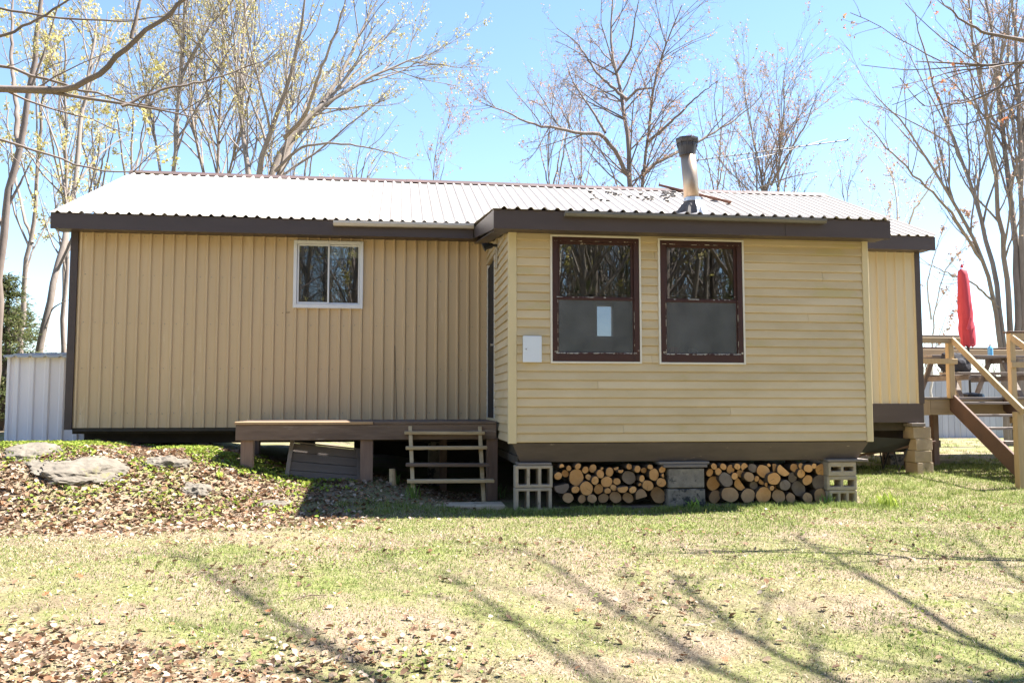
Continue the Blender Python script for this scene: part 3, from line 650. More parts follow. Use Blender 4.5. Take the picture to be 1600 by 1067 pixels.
def log(px, py, rpx, tone, stack, lo, hi):
    y0 = E0 + .085 + random.uniform(-.075, .07); c = at(px, py, y0); r = rpx / F_PX * y0 * 1.0; ln = random.uniform(.34, .42)
    c.z = max(c.z, hz(c.x, y0) + r * .93 + .012); n = 18; ph = random.uniform(0, 6.28); e = random.uniform(.04, .13); split = random.random() < .16
    def rad(a): return r * (1 + e * math.cos(2 * a + ph) + .03 * math.cos(5 * a + ph * 2)) * (.98)
    outl = []
    for k in range(n):
        a = k * math.tau / n; q = rad(a)
        xx, zz = q * math.cos(a), q * math.sin(a)
        if split and zz * math.cos(ph) + xx * math.sin(ph) > r * .25:
            t = zz * math.cos(ph) + xx * math.sin(ph) - r * .25; zz -= t * math.cos(ph); xx -= t * math.sin(ph)
        outl.append((xx, zz))
    bend = random.uniform(-.02, .02); bendx = random.uniform(-.02, .02)
    vs = [(p, 0, q) for p, q in outl] + [(p * 1.01, .006, q * 1.01) for p, q in outl] + [(p + bendx, ln, q + bend) for p, q in outl]
    # bark sleeve, 3 mm proud of the cut face
    vs[:n] = [(p * 1.0, 0, q * 1.0) for p, q in outl]
    bark = MB().add(vs, [(j * n + k, j * n + (k + 1) % n, (j + 1) * n + (k + 1) % n, (j + 1) * n + k) for j in (0, 1) for k in range(n)] + [tuple(2 * n + k for k in range(n))])
    size = 'thick' if rpx / 1 > 9.2 else ('thin' if rpx < 4.6 else 'middling')
    tonew = {'g': 'grey weathered', 'm': 'dull brown', 'f': 'fresh orange'}[tone]
    o = bark.build('firewood_log', 'bark_log', None, loc=(0, 0, 0), smooth=False); o.location = c
    row = 'bottom row' if py > 773 else ('top row' if py < 735 else ('upper middle' if py < 753 else 'lower middle'))
    near = f', against the {"hollow blocks" if lo < 1000 else "dark pier"}' if px - rpx < lo + 14 else (f', against the {"dark pier" if lo < 1000 else "hollow blocks"}' if px + rpx > hi - 14 else '')
    lb = f'{size} {tonew.replace(" ", "-")}-ended log, {row}, stack {stack}{near}'
    tag(o, lb, 'log', 'firewood: ' + lb)
    k_ = .93; cf = MB(); cvs = [(p * k_, .004 + random.uniform(-.001, .001), q * k_) for p, q in outl] + [(p, .0, q) for p, q in outl] + [(0, .0015, 0)]
    cf.add([(p * .985, -.001, q * .985) for p, q in outl] + [(p * .5, -.003, q * .5) for p, q in outl] + [(0, -.0035, 0)],
           [(k, (k + 1) % n, n + (k + 1) % n, n + k) for k in range(n)] + [(n + k, n + (k + 1) % n, 2 * n) for k in range(n)])
    me_o = cf.build('cut_face', {'g': 'cut_grey', 'm': 'cut_mid', 'f': 'cut_fresh'}[tone], None, loc=(0, 0, 0)); me_o.parent = o; me_o.location = (0, 0, 0)
    if random.random() < .3 and r > .03:
        a = random.uniform(0, 6.28); cr = MB().beam((0, -.0045, 0), (r * .8 * math.cos(a), -.0025, r * .8 * math.sin(a)), .002, .002 + r * .03, up=(0, 1, 0)).build('crack', 'bark_log', None, loc=(0, 0, 0)); cr.parent = o; cr.location = (0, 0, 0)
def relax(L, s, ox, oy):
    P = [[ox + q[0] / s, oy + q[1] / s, q[2] / s * 1.06, q[3] if len(q) > 3 else 'f'] for q in L]
    for it in range(40):
        for i in range(len(P)):
            for j in range(i):
                dx, dy = P[i][0] - P[j][0], P[i][1] - P[j][1]; d = math.hypot(dx, dy) + 1e-6; ov = P[i][2] * 1.01 + P[j][2] * 1.01 - d
                if ov > 0:
                    m = ov * .25 / d; P[i][0] += dx * m; P[i][1] += dy * m; P[j][0] -= dx * m; P[j][1] -= dy * m
        for p in P:
            p[1] = min(p[1], 786 - p[2]); p[1] = max(p[1], 723.5 + p[2])
            lo, hi = (866, 1041) if ox < 1000 else (1103, 1293); p[0] = min(max(p[0], lo + p[2]), hi - p[2])
    return P
for P, st in ((relax(LA, 5.517, 790, 700), 'by the steps'), (relax(LB, 5.333, 1060, 700), 'by the three-block pier')):
    for p in P: log(p[0], p[1], p[2] * 1.0, p[3], st, *((866, 1041) if 'steps' in st else (1103, 1293)))

# ------------------------------------------------------------------ entry platform, stairs and what lies below
DY, DX0, DX1, DZ = 10.88, -1.95, 1.235, .99
dk = empty('entry_platform', ((DX0 + DX1) / 2, 11.6, .2), 'low weathered wooden platform along the ribbed tan wall', 'platform')
y = DY - .015; k = 0
while y < MW - .16:
    box('deck_board', 'deck_sunlit' if k == 0 else 'deck_wood', dk, DX0 - .01 + random.uniform(-.01, .01), (DX1 if k else -.3) - .005, y, y + .136, DZ - .034, DZ + random.uniform(-.002, .002), .004)
    if k == 0: box('deck_board', 'deck_wood', dk, -.295, DX1 - .005, y + .006, y + .136, DZ - .034, DZ - .002, .004)
    y += .142; k += 1
box('rim_board', 'deck_wood', dk, DX0, DX1, DY, DY + .04, DZ - .225, DZ - .036, .005)
for xx in (DX0, -.9, .2, DX1 - .045): box('joist', 'deck_wood', dk, xx, xx + .04, DY + .042, MW - .06, DZ - .20, DZ - .036, 0)
for px, wd in ((386, .15), (573, .155), (769, .14)):
    c = at(px, 700, DY + .06).x; box('post', 'post_wood', dk, c - wd / 2, c + wd / 2, DY + .043, DY + .15, hz(c, DY + .1) - .08, DZ - .2, .006)
for px in (318, 693): c = at(px, 700, 12.1).x; box('post', 'post_wood', dk, max(c, DX0 + .05) - .05, max(c, DX0 + .05) + .05, 12.1, 12.2, hz(c, 12.1) - .08, DZ - .2, .006)
st = empty('entry_stairs', (.68, 10.6, .0), 'open wooden steps of four thin treads below the platform', 'stairs')
TR = [(632, 757, 676, 10.83), (634, 761, 700, 10.70), (634, 765, 726, 10.56), (636, 772, 752, 10.42)]
for i, (a, b, yy, dy) in enumerate(TR):
    p, q = at(a, yy, dy), at(b, yy, dy)
    o = MB().beam((p.x, dy + .04, p.z), (q.x, dy + .04, q.z + (.006 if i % 2 else -.004)), .15, .040).build('tread', 'deck_wood' if i == 2 else 'tread_wood', st, .006)
for px0, px1 in ((641, 646), (750, 757)):
    a = at(px0, 668, 10.86); b = at(px1, 782, 10.36); a.y += .05; b.y += .06; b.z = hz(b.x, b.y) - .03
    beam('stringer', 'tread_wood', st, a, b, .045, .09, .005, up=(0, -1, .3))
# slab at the foot of the steps
o = box('stepping_slab', 'concrete', None, .22, 1.24, 9.98, 10.32, hz(.7, 10.1) - .05, hz(.7, 10.1) + .035, .015); tag(o, 'flat grey slab at the foot of the open wooden steps', 'slab')
# leaning dark panel of boards
pa = empty('leaning_panel', (-.9, 11.25, .35), 'dark grey panel of four boards leaning under the platform', 'panel')
A = [at(457, 692, 11.15), at(560, 703, 11.15), at(562, 756, 11.02), at(447, 748, 11.02)]
for i in range(4):
    t0, t1 = i / 4 + .006, (i + 1) / 4 - .006
    q = [A[0].lerp(A[3], t0), A[1].lerp(A[2], t0), A[1].lerp(A[2], t1), A[0].lerp(A[3], t1)]; dv = Vector((0, .022, .003))
    MB().add(q + [v + dv for v in q], [(0, 1, 2, 3), (7, 6, 5, 4), (0, 4, 5, 1), (1, 5, 6, 2), (2, 6, 7, 3), (3, 7, 4, 0)]).build('board', 'panel_dark', pa, .003)
beam('stile', 'grey_wood', pa, A[0] + Vector((0, -.014, .03)), A[3] + Vector((0, -.014, -.03)), .05, .022, .003, up=(0, 1, 0))
beam('stile', 'panel_dark', pa, A[1] + Vector((0, -.014, .02)), A[2] + Vector((0, -.014, -.03)), .05, .022, .003, up=(0, 1, 0))
beam('top_rail', 'grey_wood', pa, A[0] + Vector((0, .03, .012)), A[1] + Vector((0, .03, .012)), .03, .02, .003)
p = at(614, 732, 10.95); o = MB().tube([(p.x, p.y, hz(p.x, p.y) - .03), (p.x - .01, p.y, p.z)], [.045, .038], 10).build('wooden_stake', 'tread_wood'); tag(o, 'short pale cut stake in the leaves beside the entry steps', 'stake')
# under the house: piers, pipe, bucket
def pier(px, y, lab, mt='concrete', wd=.2, ztop=.66):
    c = at(px, 690, y).x; o = box('support_pier', mt, None, c - wd / 2, c + wd / 2, y, y + wd, hz(c, y) - .1, ztop - .003, .008); return tag(o, lab, 'pier', 'piers under the cabin')
pier(318, MW + .33, 'squat pier under the cabin near the mound crest', 'post_wood', .16)
pier(480, MW + .33, 'squat pier under the cabin behind the platform', 'concrete_dark')
pier(680, MW + .33, 'squat pier under the cabin behind the open steps', 'concrete_dark')
pier(1350, BACK - .62, 'dark post under the cabin behind the wheelbarrow', 'post_wood', .14)
pier(1392, MW + 1.4, 'thick dark post under the cabin next to the tan pier', 'post_wood', .16, .797)
c = at(163, 672, MW + .5)
bk = empty('plastic_bucket', (c.x, c.y, hz(c.x, c.y)), 'white plastic bucket under the cabin wall on the mound', 'bucket')
zz = hz(c.x, c.y) - .02
MB().tube([(c.x, c.y, zz), (c.x, c.y, zz + .24)], [.11, .13], 16).build('pail', 'bucket', bk); MB().tube([(c.x, c.y, zz + .215), (c.x, c.y, zz + .235)], .138, 16).build('rim', 'bucket', bk)
a, b = at(238, 688, MW + .6), at(372, 678, MW + .9); a.z = max(a.z, hz(a.x, a.y) + .04); o = MB().tube([a, (a + b) / 2 + Vector((0, 0, .02)), b], .03, 8).build('drain_pipe', 'black_plastic'); tag(o, 'black pipe lying under the cabin beside the platform', 'pipe')
# tan pier at the right corner
pc = at(1433, 700, MW + .02).x; g4 = hz(pc, MW); ht = (.905 - g4 - .03) / 4
for k in range(4):
    o = MB().box(pc - .13, pc + .17, MW - .10, MW + .16, 0, ht - .004).build('concrete_block', 'concrete_tan', None, .012, seg=2, loc=(pc, MW + .05, 0))
    o.location.z = g4 - .01 + k * ht; o.location.x += (.012, -.006, .008, -.01)[k]; o.rotation_euler.z = R((9, 5, 8, 3)[k])
    tag(o, ('bottom', 'second', 'third', 'top')[k] + ' tan block of the pier under the cabin corner' + (', counted from the ground' if k in (1, 2) else ''), 'concrete block', 'tan blocks under the corner')
plank('shim_board', pc - .17, pc + .06, MW - .13, MW + .2, g4 + 4 * ht - .006, .918, 'grey_wood', 'thin shim board on top of the tan corner pier')
# wheelbarrow in the dark
wb = at(1372, 705, 12.75); gz = hz(wb.x, wb.y)
wbr = empty('wheelbarrow', (wb.x, wb.y, gz), 'black wheelbarrow pushed under the cabin beside the tan pier', 'wheelbarrow')
T = [(-.42, -.26, .30), (.30, -.2, .30), (.30, .2, .30), (-.42, .26, .30), (-.62, -.34, .56), (.46, -.3, .50), (.46, .3, .50), (-.62, .34, .56)]
MB().add([(wb.x + x, wb.y + y, gz + z) for x, y, z in T], [(0, 1, 2, 3), (0, 4, 5, 1), (1, 5, 6, 2), (2, 6, 7, 3), (3, 7, 4, 0)]).build('tray', 'black_plastic', wbr)
for s_ in (-1, 1):
    beam('handle', 'stringer', wbr, (wb.x - .6, wb.y + s_ * .12, gz + .22), (wb.x + .78, wb.y + s_ * .3, gz + .46), .035, .04)
    MB().tube([(wb.x + .15, wb.y + s_ * .2, gz + .33), (wb.x + .2, wb.y + s_ * .22, gz + .005), (wb.x + .36, wb.y + s_ * .23, gz + .38)], .014, 8).build('leg', 'metal_dark', wbr)
ty = []
for k in range(21):
    a = k * math.tau / 20; ty.append((wb.x - .66 + .15 * math.cos(a), wb.y, gz + .19 + .15 * math.sin(a)))
wl = MB().tube(ty, .04, 8, cap=False).build('wheel', 'black_plastic', wbr, smooth=True); MB().tube([(wb.x - .66, wb.y - .02, gz + .19), (wb.x - .66, wb.y + .02, gz + .19)], .11, 14).build('rim', 'metal_dark', wl)

# ------------------------------------------------------------------ raised deck on the right
QX0, QX1, QY0, QY1, QZ = 8.09, 13.2, 12.95, 16.9, 1.32
rd = empty('raised_deck', (10, 15, .2), 'raised wooden deck with rails at the gable end of the cabin', 'deck')
y = QY0 - .02
while y < QY1: box('deck_board', 'grey_wood', rd, QX0, QX1, y, y + .137, QZ - .036, QZ, .003); y += .143
XS0, XS1 = 8.86, 9.80
box('rim_board', 'pale_wood', rd, QX0, XS0 - .36, QY0, QY0 + .04, QZ - .29, QZ - .038, .004)
box('rim_board', 'rail_wood', rd, XS0 - .357, QX1, QY0 + .002, QY0 + .04, QZ - .285, QZ - .038, .004)
box('rim_board', 'grey_wood', rd, QX0, QX1, QY1 - .04, QY1, QZ - .27, QZ - .038, 0)
def dpost(x, y, top, bot=None, wd=.095, mt='pale_wood'):
    bot = hz(x, y) - .1 if bot is None else bot; box('post', mt, rd, x - wd / 2, x + wd / 2, y - wd / 2, y + wd / 2, bot, top, .005)
xp = at(1484, 560, QY0 - .05).x
dpost(xp, QY0 - .05, 2.27, QZ - .02); dpost(XS1 + .12, QY0 - .05, 2.36, .9)
for x_, y_ in ((QX0 + .06, QY0 + .1), (8.95, QY0 + .6), (10.2, QY0 + .1), (12, QY0 + .1), (QX0 + .5, QY1 - .2), (9.6, QY1 - .2), (11, QY1 - .2)): dpost(x_, y_, QZ - .29, None, .1, 'post_wood')
box('rail_cap', 'grey_wood', rd, QX0 - .01, xp + .14, QY0 - .12, QY0 + .02, 2.275, 2.315, .005)
box('rail', 'rail_wood', rd, QX0, xp + .14, QY0 - .135, QY0 - .1, 2.18, 2.274, .005)
box('rail', 'pale_wood', rd, QX0, xp + .08, QY0 - .135, QY0 - .1, 1.85, 1.935, .005)
box('rail_cap', 'stringer', rd, XS1 + .04, QX1, QY0 - .14, QY0 + .02, 2.362, 2.392, .005)
box('rail', 'pale_wood', rd, XS1 + .06, QX1, QY0 - .135, QY0 - .1, 2.25, 2.36, .005)
box('rail', 'pale_wood', rd, XS1 + .06, QX1, QY0 - .135, QY0 - .1, 1.80, 1.89, .005)
for x_ in (QX0 + .05, 9.9, 11.7): dpost(x_, QY1 - .06, 2.36, QZ - .02)
box('rail_cap', 'stringer', rd, QX0, QX1, QY1 - .14, QY1, 2.362, 2.40, .005)
box('rail', 'rail_wood', rd, QX0, QX1, QY1 - .15, QY1 - .11, 2.18, 2.355, .005)
box('brace', 'grey_wood', rd, QX0 + .02, 9.1, QY0 + .66, QY0 + .70, .48, .60, .005)
for k in range(2):
    o = box('concrete_block', 'concrete_dark', None, QX0 + .12 + k * .42, QX0 + .5 + k * .42, QY0 + .72, QY0 + .92, hz(8.4, 13.7) - .02, hz(8.4, 13.7) + .2, .008)
    tag(o, ('block beneath the raised deck, next to the cabin corner', 'block beneath the raised deck, next to the deck post')[k], 'concrete block')
# deck stairs
ds = empty('deck_stairs', (9.3, 12, .1), 'wooden stairs with pale handrails climbing to the raised deck', 'stairs')
FY = 11.05; LB0 = (QY0 - .02, QZ - .07)
for xx, nm in ((XS0, 0), (XS1, 1)):
    beam('stringer', 'stringer', ds, (xx, QY0 + .02, QZ - .05), (xx, FY + .1, hz(xx, FY) + .02), .045, .26, .005)
nT = 6
for k in range(nT):
    t = (k + .4) / nT; y_ = QY0 + (FY - QY0) * t; z_ = QZ + (.16 - QZ) * t
    box('tread', 'grey_wood', ds, XS0 + .025, XS1 - .025, y_ - .12, y_ + .12, z_ - .038, z_, .004)
lp = at(1589, 640, FY)
for xx in (lp.x + .01, XS1 + .12):
    box('post', 'pale_wood', ds, xx - .05, xx + .05, FY - .05, FY + .05, hz(xx, FY) - .1, 1.10, .005)
beam('handrail', 'rail_wood', ds, (xp + .0, QY0 - .13, 2.235), (lp.x + .0, FY - .12, 1.10), .038, .10, .004)
beam('handrail', 'rail_wood', ds, (XS1 + .06, QY0 - .16, 2.28), (XS1 + .06, FY - .15, 1.12), .038, .10, .004)
# picnic table
TX, TY = 10.33, 14.55; tz = QZ + .76
pt = empty('picnic_table', (TX, TY, QZ), 'grey wooden picnic table with benches on the raised deck', 'picnic table')
for k in range(5): box('tabletop_board', 'grey_wood', pt, TX - .95, TX + .95, TY - .36 + k * .145, TY - .36 + k * .145 + .138, tz - .04, tz, .004)
for s_ in (-1, 1):
    for k in range(2): box('bench_board', 'grey_wood', pt, TX - .95, TX + .95, TY + s_ * .68 - .14 + k * .145, TY + s_ * .68 - .004 + k * .145, QZ + .40, QZ + .44, .004)
for xx in (TX - .6, TX + .55):
    for s_ in (-1, 1): beam('leg', 'grey_wood', pt, (xx, TY + s_ * .62, QZ + .0), (xx, TY + s_ * .16, tz - .04), .04, .09, .004, up=(1, 0, 0))
    box('cross_bar', 'grey_wood', pt, xx + .022, xx + .06, TY - .80, TY + .80, QZ + .305, QZ + .395, .004)
    box('cross_bar', 'grey_wood', pt, xx + .022, xx + .06, TY - .34, TY + .34, tz - .13, tz - .042, .004)
beam('brace', 'grey_wood', pt, (TX - .55, TY, QZ + .36), (TX - .08, TY, tz - .06), .04, .08); beam('brace', 'grey_wood', pt, (TX + .5, TY, QZ + .36), (TX + .05, TY, tz - .06), .04, .08)
# closed umbrella
um = empty('patio_umbrella', (TX, TY, QZ), 'closed red patio umbrella standing through the picnic table', 'umbrella')
MB().tube([(TX + .01, TY, QZ + .0), (TX, TY, tz + 1.30)], .02, 10).build('pole', 'metal_dark', um)
MB().tube([(TX + .01, TY, QZ + .005), (TX + .01, TY, QZ + .07), (TX + .01, TY, QZ + .1)], [.24, .22, .05], 16).build('base', 'metal_dark', um)
n = 16; vs = []; z0 = tz + .17; prof = [(0, .08), (.03, .108), (.15, .118), (.35, .122), (.48, .105), (.6, .116), (.85, .108), (1.05, .10), (1.2, .093), (1.32, .083), (1.40, .07), (1.44, .03)]
for j, (dz, rr) in enumerate(prof):
    for k in range(n):
        a = k * math.tau / n; r2 = rr * (1 + (.22 if k % 2 else -.16) * (1 - dz / 2.2) + .07 * math.sin(k * 1.7 + dz * 3)); vs.append((TX - .055 * dz / 1.4 + r2 * math.cos(a + .25 * dz), TY + r2 * math.sin(a + .25 * dz), z0 + dz + (.03 * math.sin(k * 2.1) if j < 2 else 0)))
MB().add(vs, [(j * n + k, j * n + (k + 1) % n, (j + 1) * n + (k + 1) % n, (j + 1) * n + k) for j in range(len(prof) - 1) for k in range(n)] + [tuple((len(prof) - 1) * n + k for k in range(n))]).build('canopy', 'umbrella_red', um, smooth=True)
MB().beam((TX - .02, TY - .13, z0 + .52), (TX - .10, TY - .15, z0 + .30), .05, .012, up=(0, 1, 0)).build('strap', 'umbrella_red', um)
MB().tube([(TX - .06, TY, z0 + 1.46), (TX - .062, TY, z0 + 1.52)], [.03, .02], 8).build('finial', 'umbrella_red', um)
for dx, hh, lab in ((.33, .22, 'tall blue bottle on the picnic table right of the umbrella pole'), (-.17, .13, 'short blue bottle on the picnic table by the rail')):
    bt = empty('bottle', (TX + dx, TY - .15, tz), lab, 'bottle'); bx_ = TX + dx; by_ = TY - .15
    MB().tube([(bx_, by_, tz + .001), (bx_, by_, tz + hh * .65), (bx_, by_, tz + hh * .82)], [.045, .045, .02], 14).build('body', 'bottle_blue', bt); MB().tube([(bx_, by_, tz + hh * .82), (bx_, by_, tz + hh)], .02, 10).build('cap', 'white_frame', bt)
# dark bag on the bench
o = bpy.data.objects.new('cloth_bag', bpy.data.meshes.new('cloth_bag')); bm = bmesh.new(); bmesh.ops.create_icosphere(bm, subdivisions=3, radius=1)
for v in bm.verts:
    nn = 1 + .18 * math.sin(v.co.x * 5 + 1) * math.cos(v.co.z * 4) + .08 * math.sin(v.co.y * 9); v.co = Vector((v.co.x * .30 * nn, v.co.y * .12 * nn, max(v.co.z, -.75) * .2 * nn))
bm.to_mesh(o.data); bm.free(); o.data.materials.append(MATS['cloth_black']); C.objects.link(o); o.location = (TX - .72, TY - .68, QZ + .595); tag(o, 'crumpled black bag lying on the picnic table bench', 'bag')

# ------------------------------------------------------------------ shed on the left
s0 = at(16, 560, 12.9); s1 = at(104, 560, 12.9); SX0, SX1, SY = s0.x, s1.x + .3, 12.9; sg = hz(SX0 + .3, SY); stop = at(40, 556, SY).z
sh = empty('metal_shed', ((SX0 + SX1) / 2, SY + .5, sg), 'small white ribbed metal shed at the corner of the cabin', 'shed')
x = SX0; k = 0
while x < SX1 - .02:
    x1 = min(x + .40, SX1); pr = rib_profile(x, x1, SX0 + .1, .2, .085, .05, .024)
    V = [(xx, SY - h, z) for z in (sg - .15, stop) for xx, h in pr]; n = len(pr)
    MB().add(V, [(i, i + 1, n + i + 1, n + i) for i in range(n - 1)]).build('wall_panel', 'shed_white', sh); x = x1
MB().box(SX0 + .01, SX1 - .01, SY + .01, SY + 1.3, sg - .3, stop - .01).build('body', 'shed_white', sh)
MB().box(SX0 - .025, SX0 + .012, SY - .03, SY + .01, sg - .2, stop).build('corner_trim', 'shed_white', sh, .003)
x = SX0 - .05
while x < SX1:
    x1 = min(x + .5, SX1 + .02); pr = rib_profile(x, x1, SX0 + .1, .2, .07, .03, .02); n = len(pr)
    V = [(xx, yy, z + h + d) for d in (0, -.03) for (yy, z) in ((SY - .10, stop + .005), (SY + 1.35, stop + .11)) for xx, h in pr]
    fs = [(i, i + 1, n + i + 1, n + i) for i in range(n - 1)] + [(2 * n + i, 3 * n + i, 3 * n + i + 1, 2 * n + i + 1) for i in range(n - 1)] + [(i, 2 * n + i, 2 * n + i + 1, i + 1) for i in range(n - 1)]
    MB().add(V, fs).build('roof_sheet', 'shed_roof', sh); x = x1

# ------------------------------------------------------------------ antenna behind the ridge
AY = 18.9; m0 = at(1184, 300, AY); m1 = at(1181, 240, AY)
an = empty('tv_antenna', (m0.x, AY, hz(m0.x, AY)), 'long thin television antenna on a mast behind the roof ridge', 'antenna')
MB().tube([(m0.x, AY, hz(m0.x, AY) - .2), (m1.x, AY, m1.z)], .018, 8).build('mast', 'alu', an)
a, b = at(1088, 251, AY - .2), at(1326, 219, AY + .6)
MB().tube([a, b], .013, 6).build('boom', 'alu', an)
MB().tube([a + Vector((.9, 0, .0)), (a + b) / 2 + Vector((0, 0, -.1)), b + Vector((-.55, 0, -.0))], .007, 5).build('boom_brace', 'alu', an)
for k, t in enumerate((.01, .06, .1, .14, .19, .24, .28, .33, .38, .44, .48, .53, .58, .63, .66, .71, .80, .91, .99)):
    p = a.lerp(b, t); l = .55 - .35 * t + (.12 if k % 3 == 0 else 0); tl = Vector((.28, 1, .10)).normalized()
    el = MB().tube([p - tl * l, p + tl * l], .006, 5).build('element', 'alu', an)
    MB().box(p.x - .013, p.x + .013, p.y - .014, p.y + .014, p.z - .013, p.z + .02).build('clip', 'black_plastic', el)
q0 = at(1075, 238, AY); MB().tube([q0, at(1137, 298, AY)], .008, 5).build('stay', 'alu', an)

# ------------------------------------------------------------------ pale board fence behind
fn = empty('board_fence', (14, 25, 0), 'pale grey-blue vertical board fence far behind the raised deck', 'fence')
me0 = None; x = 6.0
while x < 26:
    zb = .1 + .0 * x
    if me0 is None: fb = box('board', 'fence_pale', fn, x, x + .19, 25, 25.025, -.1, 2.05, .004); me0 = fb.data; fx0 = x
    else: fb = link('board', me0, fn, (x - fx0, random.uniform(-.004, .004), random.uniform(-.02, .03)))
    x += .20
for zz in (.5, 1.7): box('rail', 'fence_pale', fn, 6, 26, 25.04, 25.09, zz, zz + .09, 0)
# ------------------------------------------------------------------ rocks
def rock(px, py, sx, sy, sz, mt, label, seed):
    p = ground_at(px, py); o = bpy.data.objects.new('rock', bpy.data.meshes.new('rock')); bm = bmesh.new(); bmesh.ops.create_icosphere(bm, subdivisions=5, radius=1)
    rr = random.Random(seed); ax = [Vector((rr.gauss(0, 1), rr.gauss(0, 1), rr.gauss(0, .6))).normalized() for _ in range(14)]; dd = [rr.uniform(.62, .92) for _ in ax]
    from mathutils import noise as N_
    for v in bm.verts:
        c = v.co.copy()
        for a, d in zip(ax, dd):
            t = c.dot(a)
            if t > d: c -= a * (t - d) * .85
        c *= 1 + .16 * N_.noise(c * 1.7 + Vector((seed, 0, 0))) + .10 * N_.noise(c * 4.3) + .06 * N_.noise(c * 10) + .035 * N_.noise(c * 23)
        v.co = Vector((c.x * sx, c.y * sy, c.z * sz))
    bm.to_mesh(o.data); bm.free(); o.data.polygons.foreach_set('use_smooth', [False] * len(o.data.polygons)); o.data.materials.append(MATS[mt]); C.objects.link(o)
    o.location = (p.x, p.y + sy * .4, hz(p.x, p.y + sy * .4) - sz * .55); o.rotation_euler = (R(15), R(rr.uniform(-6, 6)), R(rr.uniform(-20, 20))); return tag(o, label, 'rock', 'rocks in the mound')
rock(112, 742, .62, .46, .17, 'rock', 'broad flat grey rock breaking through the leafy mound below the shed', 3)
rock(45, 712, .42, .36, .16, 'rock', 'small mossy rock at the edge of the mound beside the white shed', 8)
rock(248, 728, .36, .28, .17, 'rock', 'pale grey rock on the mound crest below the ribbed wall', 11)
rock(302, 768, .30, .24, .20, 'rock_orange', 'grey rock with an orange lichen patch on the mound', 5)
rock(425, 792, .34, .24, .12, 'rock', 'low buried rock at the grass edge in front of the platform post', 21)
o = rock(1087, 978, .10, .05, .02, 'concrete_dark', 'thin flat slate flake lying in the lawn', 33); o['group'] = 'loose stones'

# ------------------------------------------------------------------ trees
def nrm(v): return v / (np.linalg.norm(v, axis=-1, keepdims=True) + 1e-9)
def tubes(P, Rr, S):
    N, K, _ = P.shape; T = np.empty_like(P); T[:, 1:-1] = P[:, 2:] - P[:, :-2]; T[:, 0] = P[:, 1] - P[:, 0]; T[:, -1] = P[:, -1] - P[:, -2]; T = nrm(T)
    ref = np.where(np.abs(T[:, :1, 2:3]) > .8, np.array([[[1., 0, 0]]]), np.array([[[0, 0, 1.]]])); U = nrm(np.cross(T, np.broadcast_to(ref, T.shape))); W = np.cross(T, U)
    a = np.arange(S) * 2 * np.pi / S
    V = P[:, :, None] + Rr[:, :, None, None] * (U[:, :, None] * np.cos(a)[None, None, :, None] + W[:, :, None] * np.sin(a)[None, None, :, None])
    i = np.arange(N * K * S).reshape(N, K, S); j = np.roll(i, -1, axis=2)
    Fq = np.stack([i[:, :-1], j[:, :-1], j[:, 1:], i[:, 1:]], -1).reshape(-1, 4)
    return V.reshape(-1, 3), Fq
def resample(pts, K, g, wob):
    pts = np.array([tuple(p) for p in pts], float); d = np.r_[0, np.cumsum(np.linalg.norm(np.diff(pts, axis=0), axis=1))]; t = np.linspace(0, d[-1], K)
    # smooth the knots a little
    q = np.stack([np.interp(t, d, pts[:, k]) for k in range(3)], 1); q2 = q.copy(); q2[1:-1] = .5 * q[1:-1] + .25 * (q[:-2] + q[2:])
    
    for _ in range(2): q2[1:-1] = .5 * q2[1:-1] + .25 * (q2[:-2] + q2[2:])
    q2[1:-1] += g.normal(0, min(wob, .07 * d[-1] / K), (K - 2, 3)); return q2
def kids(P, Rr, g, dens, lrange, lfac, ang, up, wob, K, t0=.2, rfac=.6, rmin=.005, taper=.3, maxr=9):
    N, Kp, _ = P.shape; L = np.linalg.norm(np.diff(P, axis=1), axis=2).sum(1); cnt = g.poisson(np.maximum(dens * L, .4)); idx = np.repeat(np.arange(N), cnt); n = len(idx)
    if n == 0: return None
    t = g.uniform(t0, 1, n) ** .85; f = t * (Kp - 1) * .999; i0 = f.astype(int); fr = (f - i0)[:, None]
    pos = P[idx, i0] * (1 - fr) + P[idx, i0 + 1] * fr; tan = nrm(P[idx, i0 + 1] - P[idx, i0]); ra = Rr[idx, i0] * (1 - fr[:, 0]) + Rr[idx, i0 + 1] * fr[:, 0]
    v = g.normal(0, 1, (n, 3)); v = nrm(v - (v * tan).sum(1, keepdims=True) * tan); an = np.radians(g.uniform(ang[0], ang[1], n))[:, None]
    d = nrm(tan * np.cos(an) + v * np.sin(an) + np.array([0, 0, up])); ln = np.clip(L[idx] * lfac * (1 - .45 * t) * g.uniform(.55, 1.25, n), lrange[0], lrange[1])
    Q = np.empty((n, K, 3)); Q[:, 0] = pos; p = pos
    for k in range(1, K):
        p = p + d * (ln / (K - 1))[:, None]; Q[:, k] = p; d = nrm(d + g.normal(0, wob, (n, 3)) + np.array([0, 0, up * .35]))
    r0 = np.clip(np.minimum(ra * rfac, ln * .0115), rmin, maxr); rr = r0[:, None] * np.linspace(1, taper, K)[None]; return Q, np.maximum(rr, rmin * .6)
def quads_at(pos, g, size, col, cvar=.25):
    n = len(pos); a = nrm(g.normal(0, 1, (n, 3))); b = nrm(np.cross(a, g.normal(0, 1, (n, 3)))); s = (size * g.uniform(.5, 1.3, n))[:, None]
    V = np.stack([pos - a * s * .5 - b * s * .3, pos + a * s * .5 - b * s * .25, pos + a * s * .6 + b * s * .3, pos - a * s * .4 + b * s * .35], 1).reshape(-1, 3)
    col = np.array(col); pick = col[g.integers(0, len(col), n)] * g.uniform(1 - cvar, 1 + cvar, (n, 1)); return V, np.arange(4 * n).reshape(n, 4), np.repeat(pick, 4, 0)
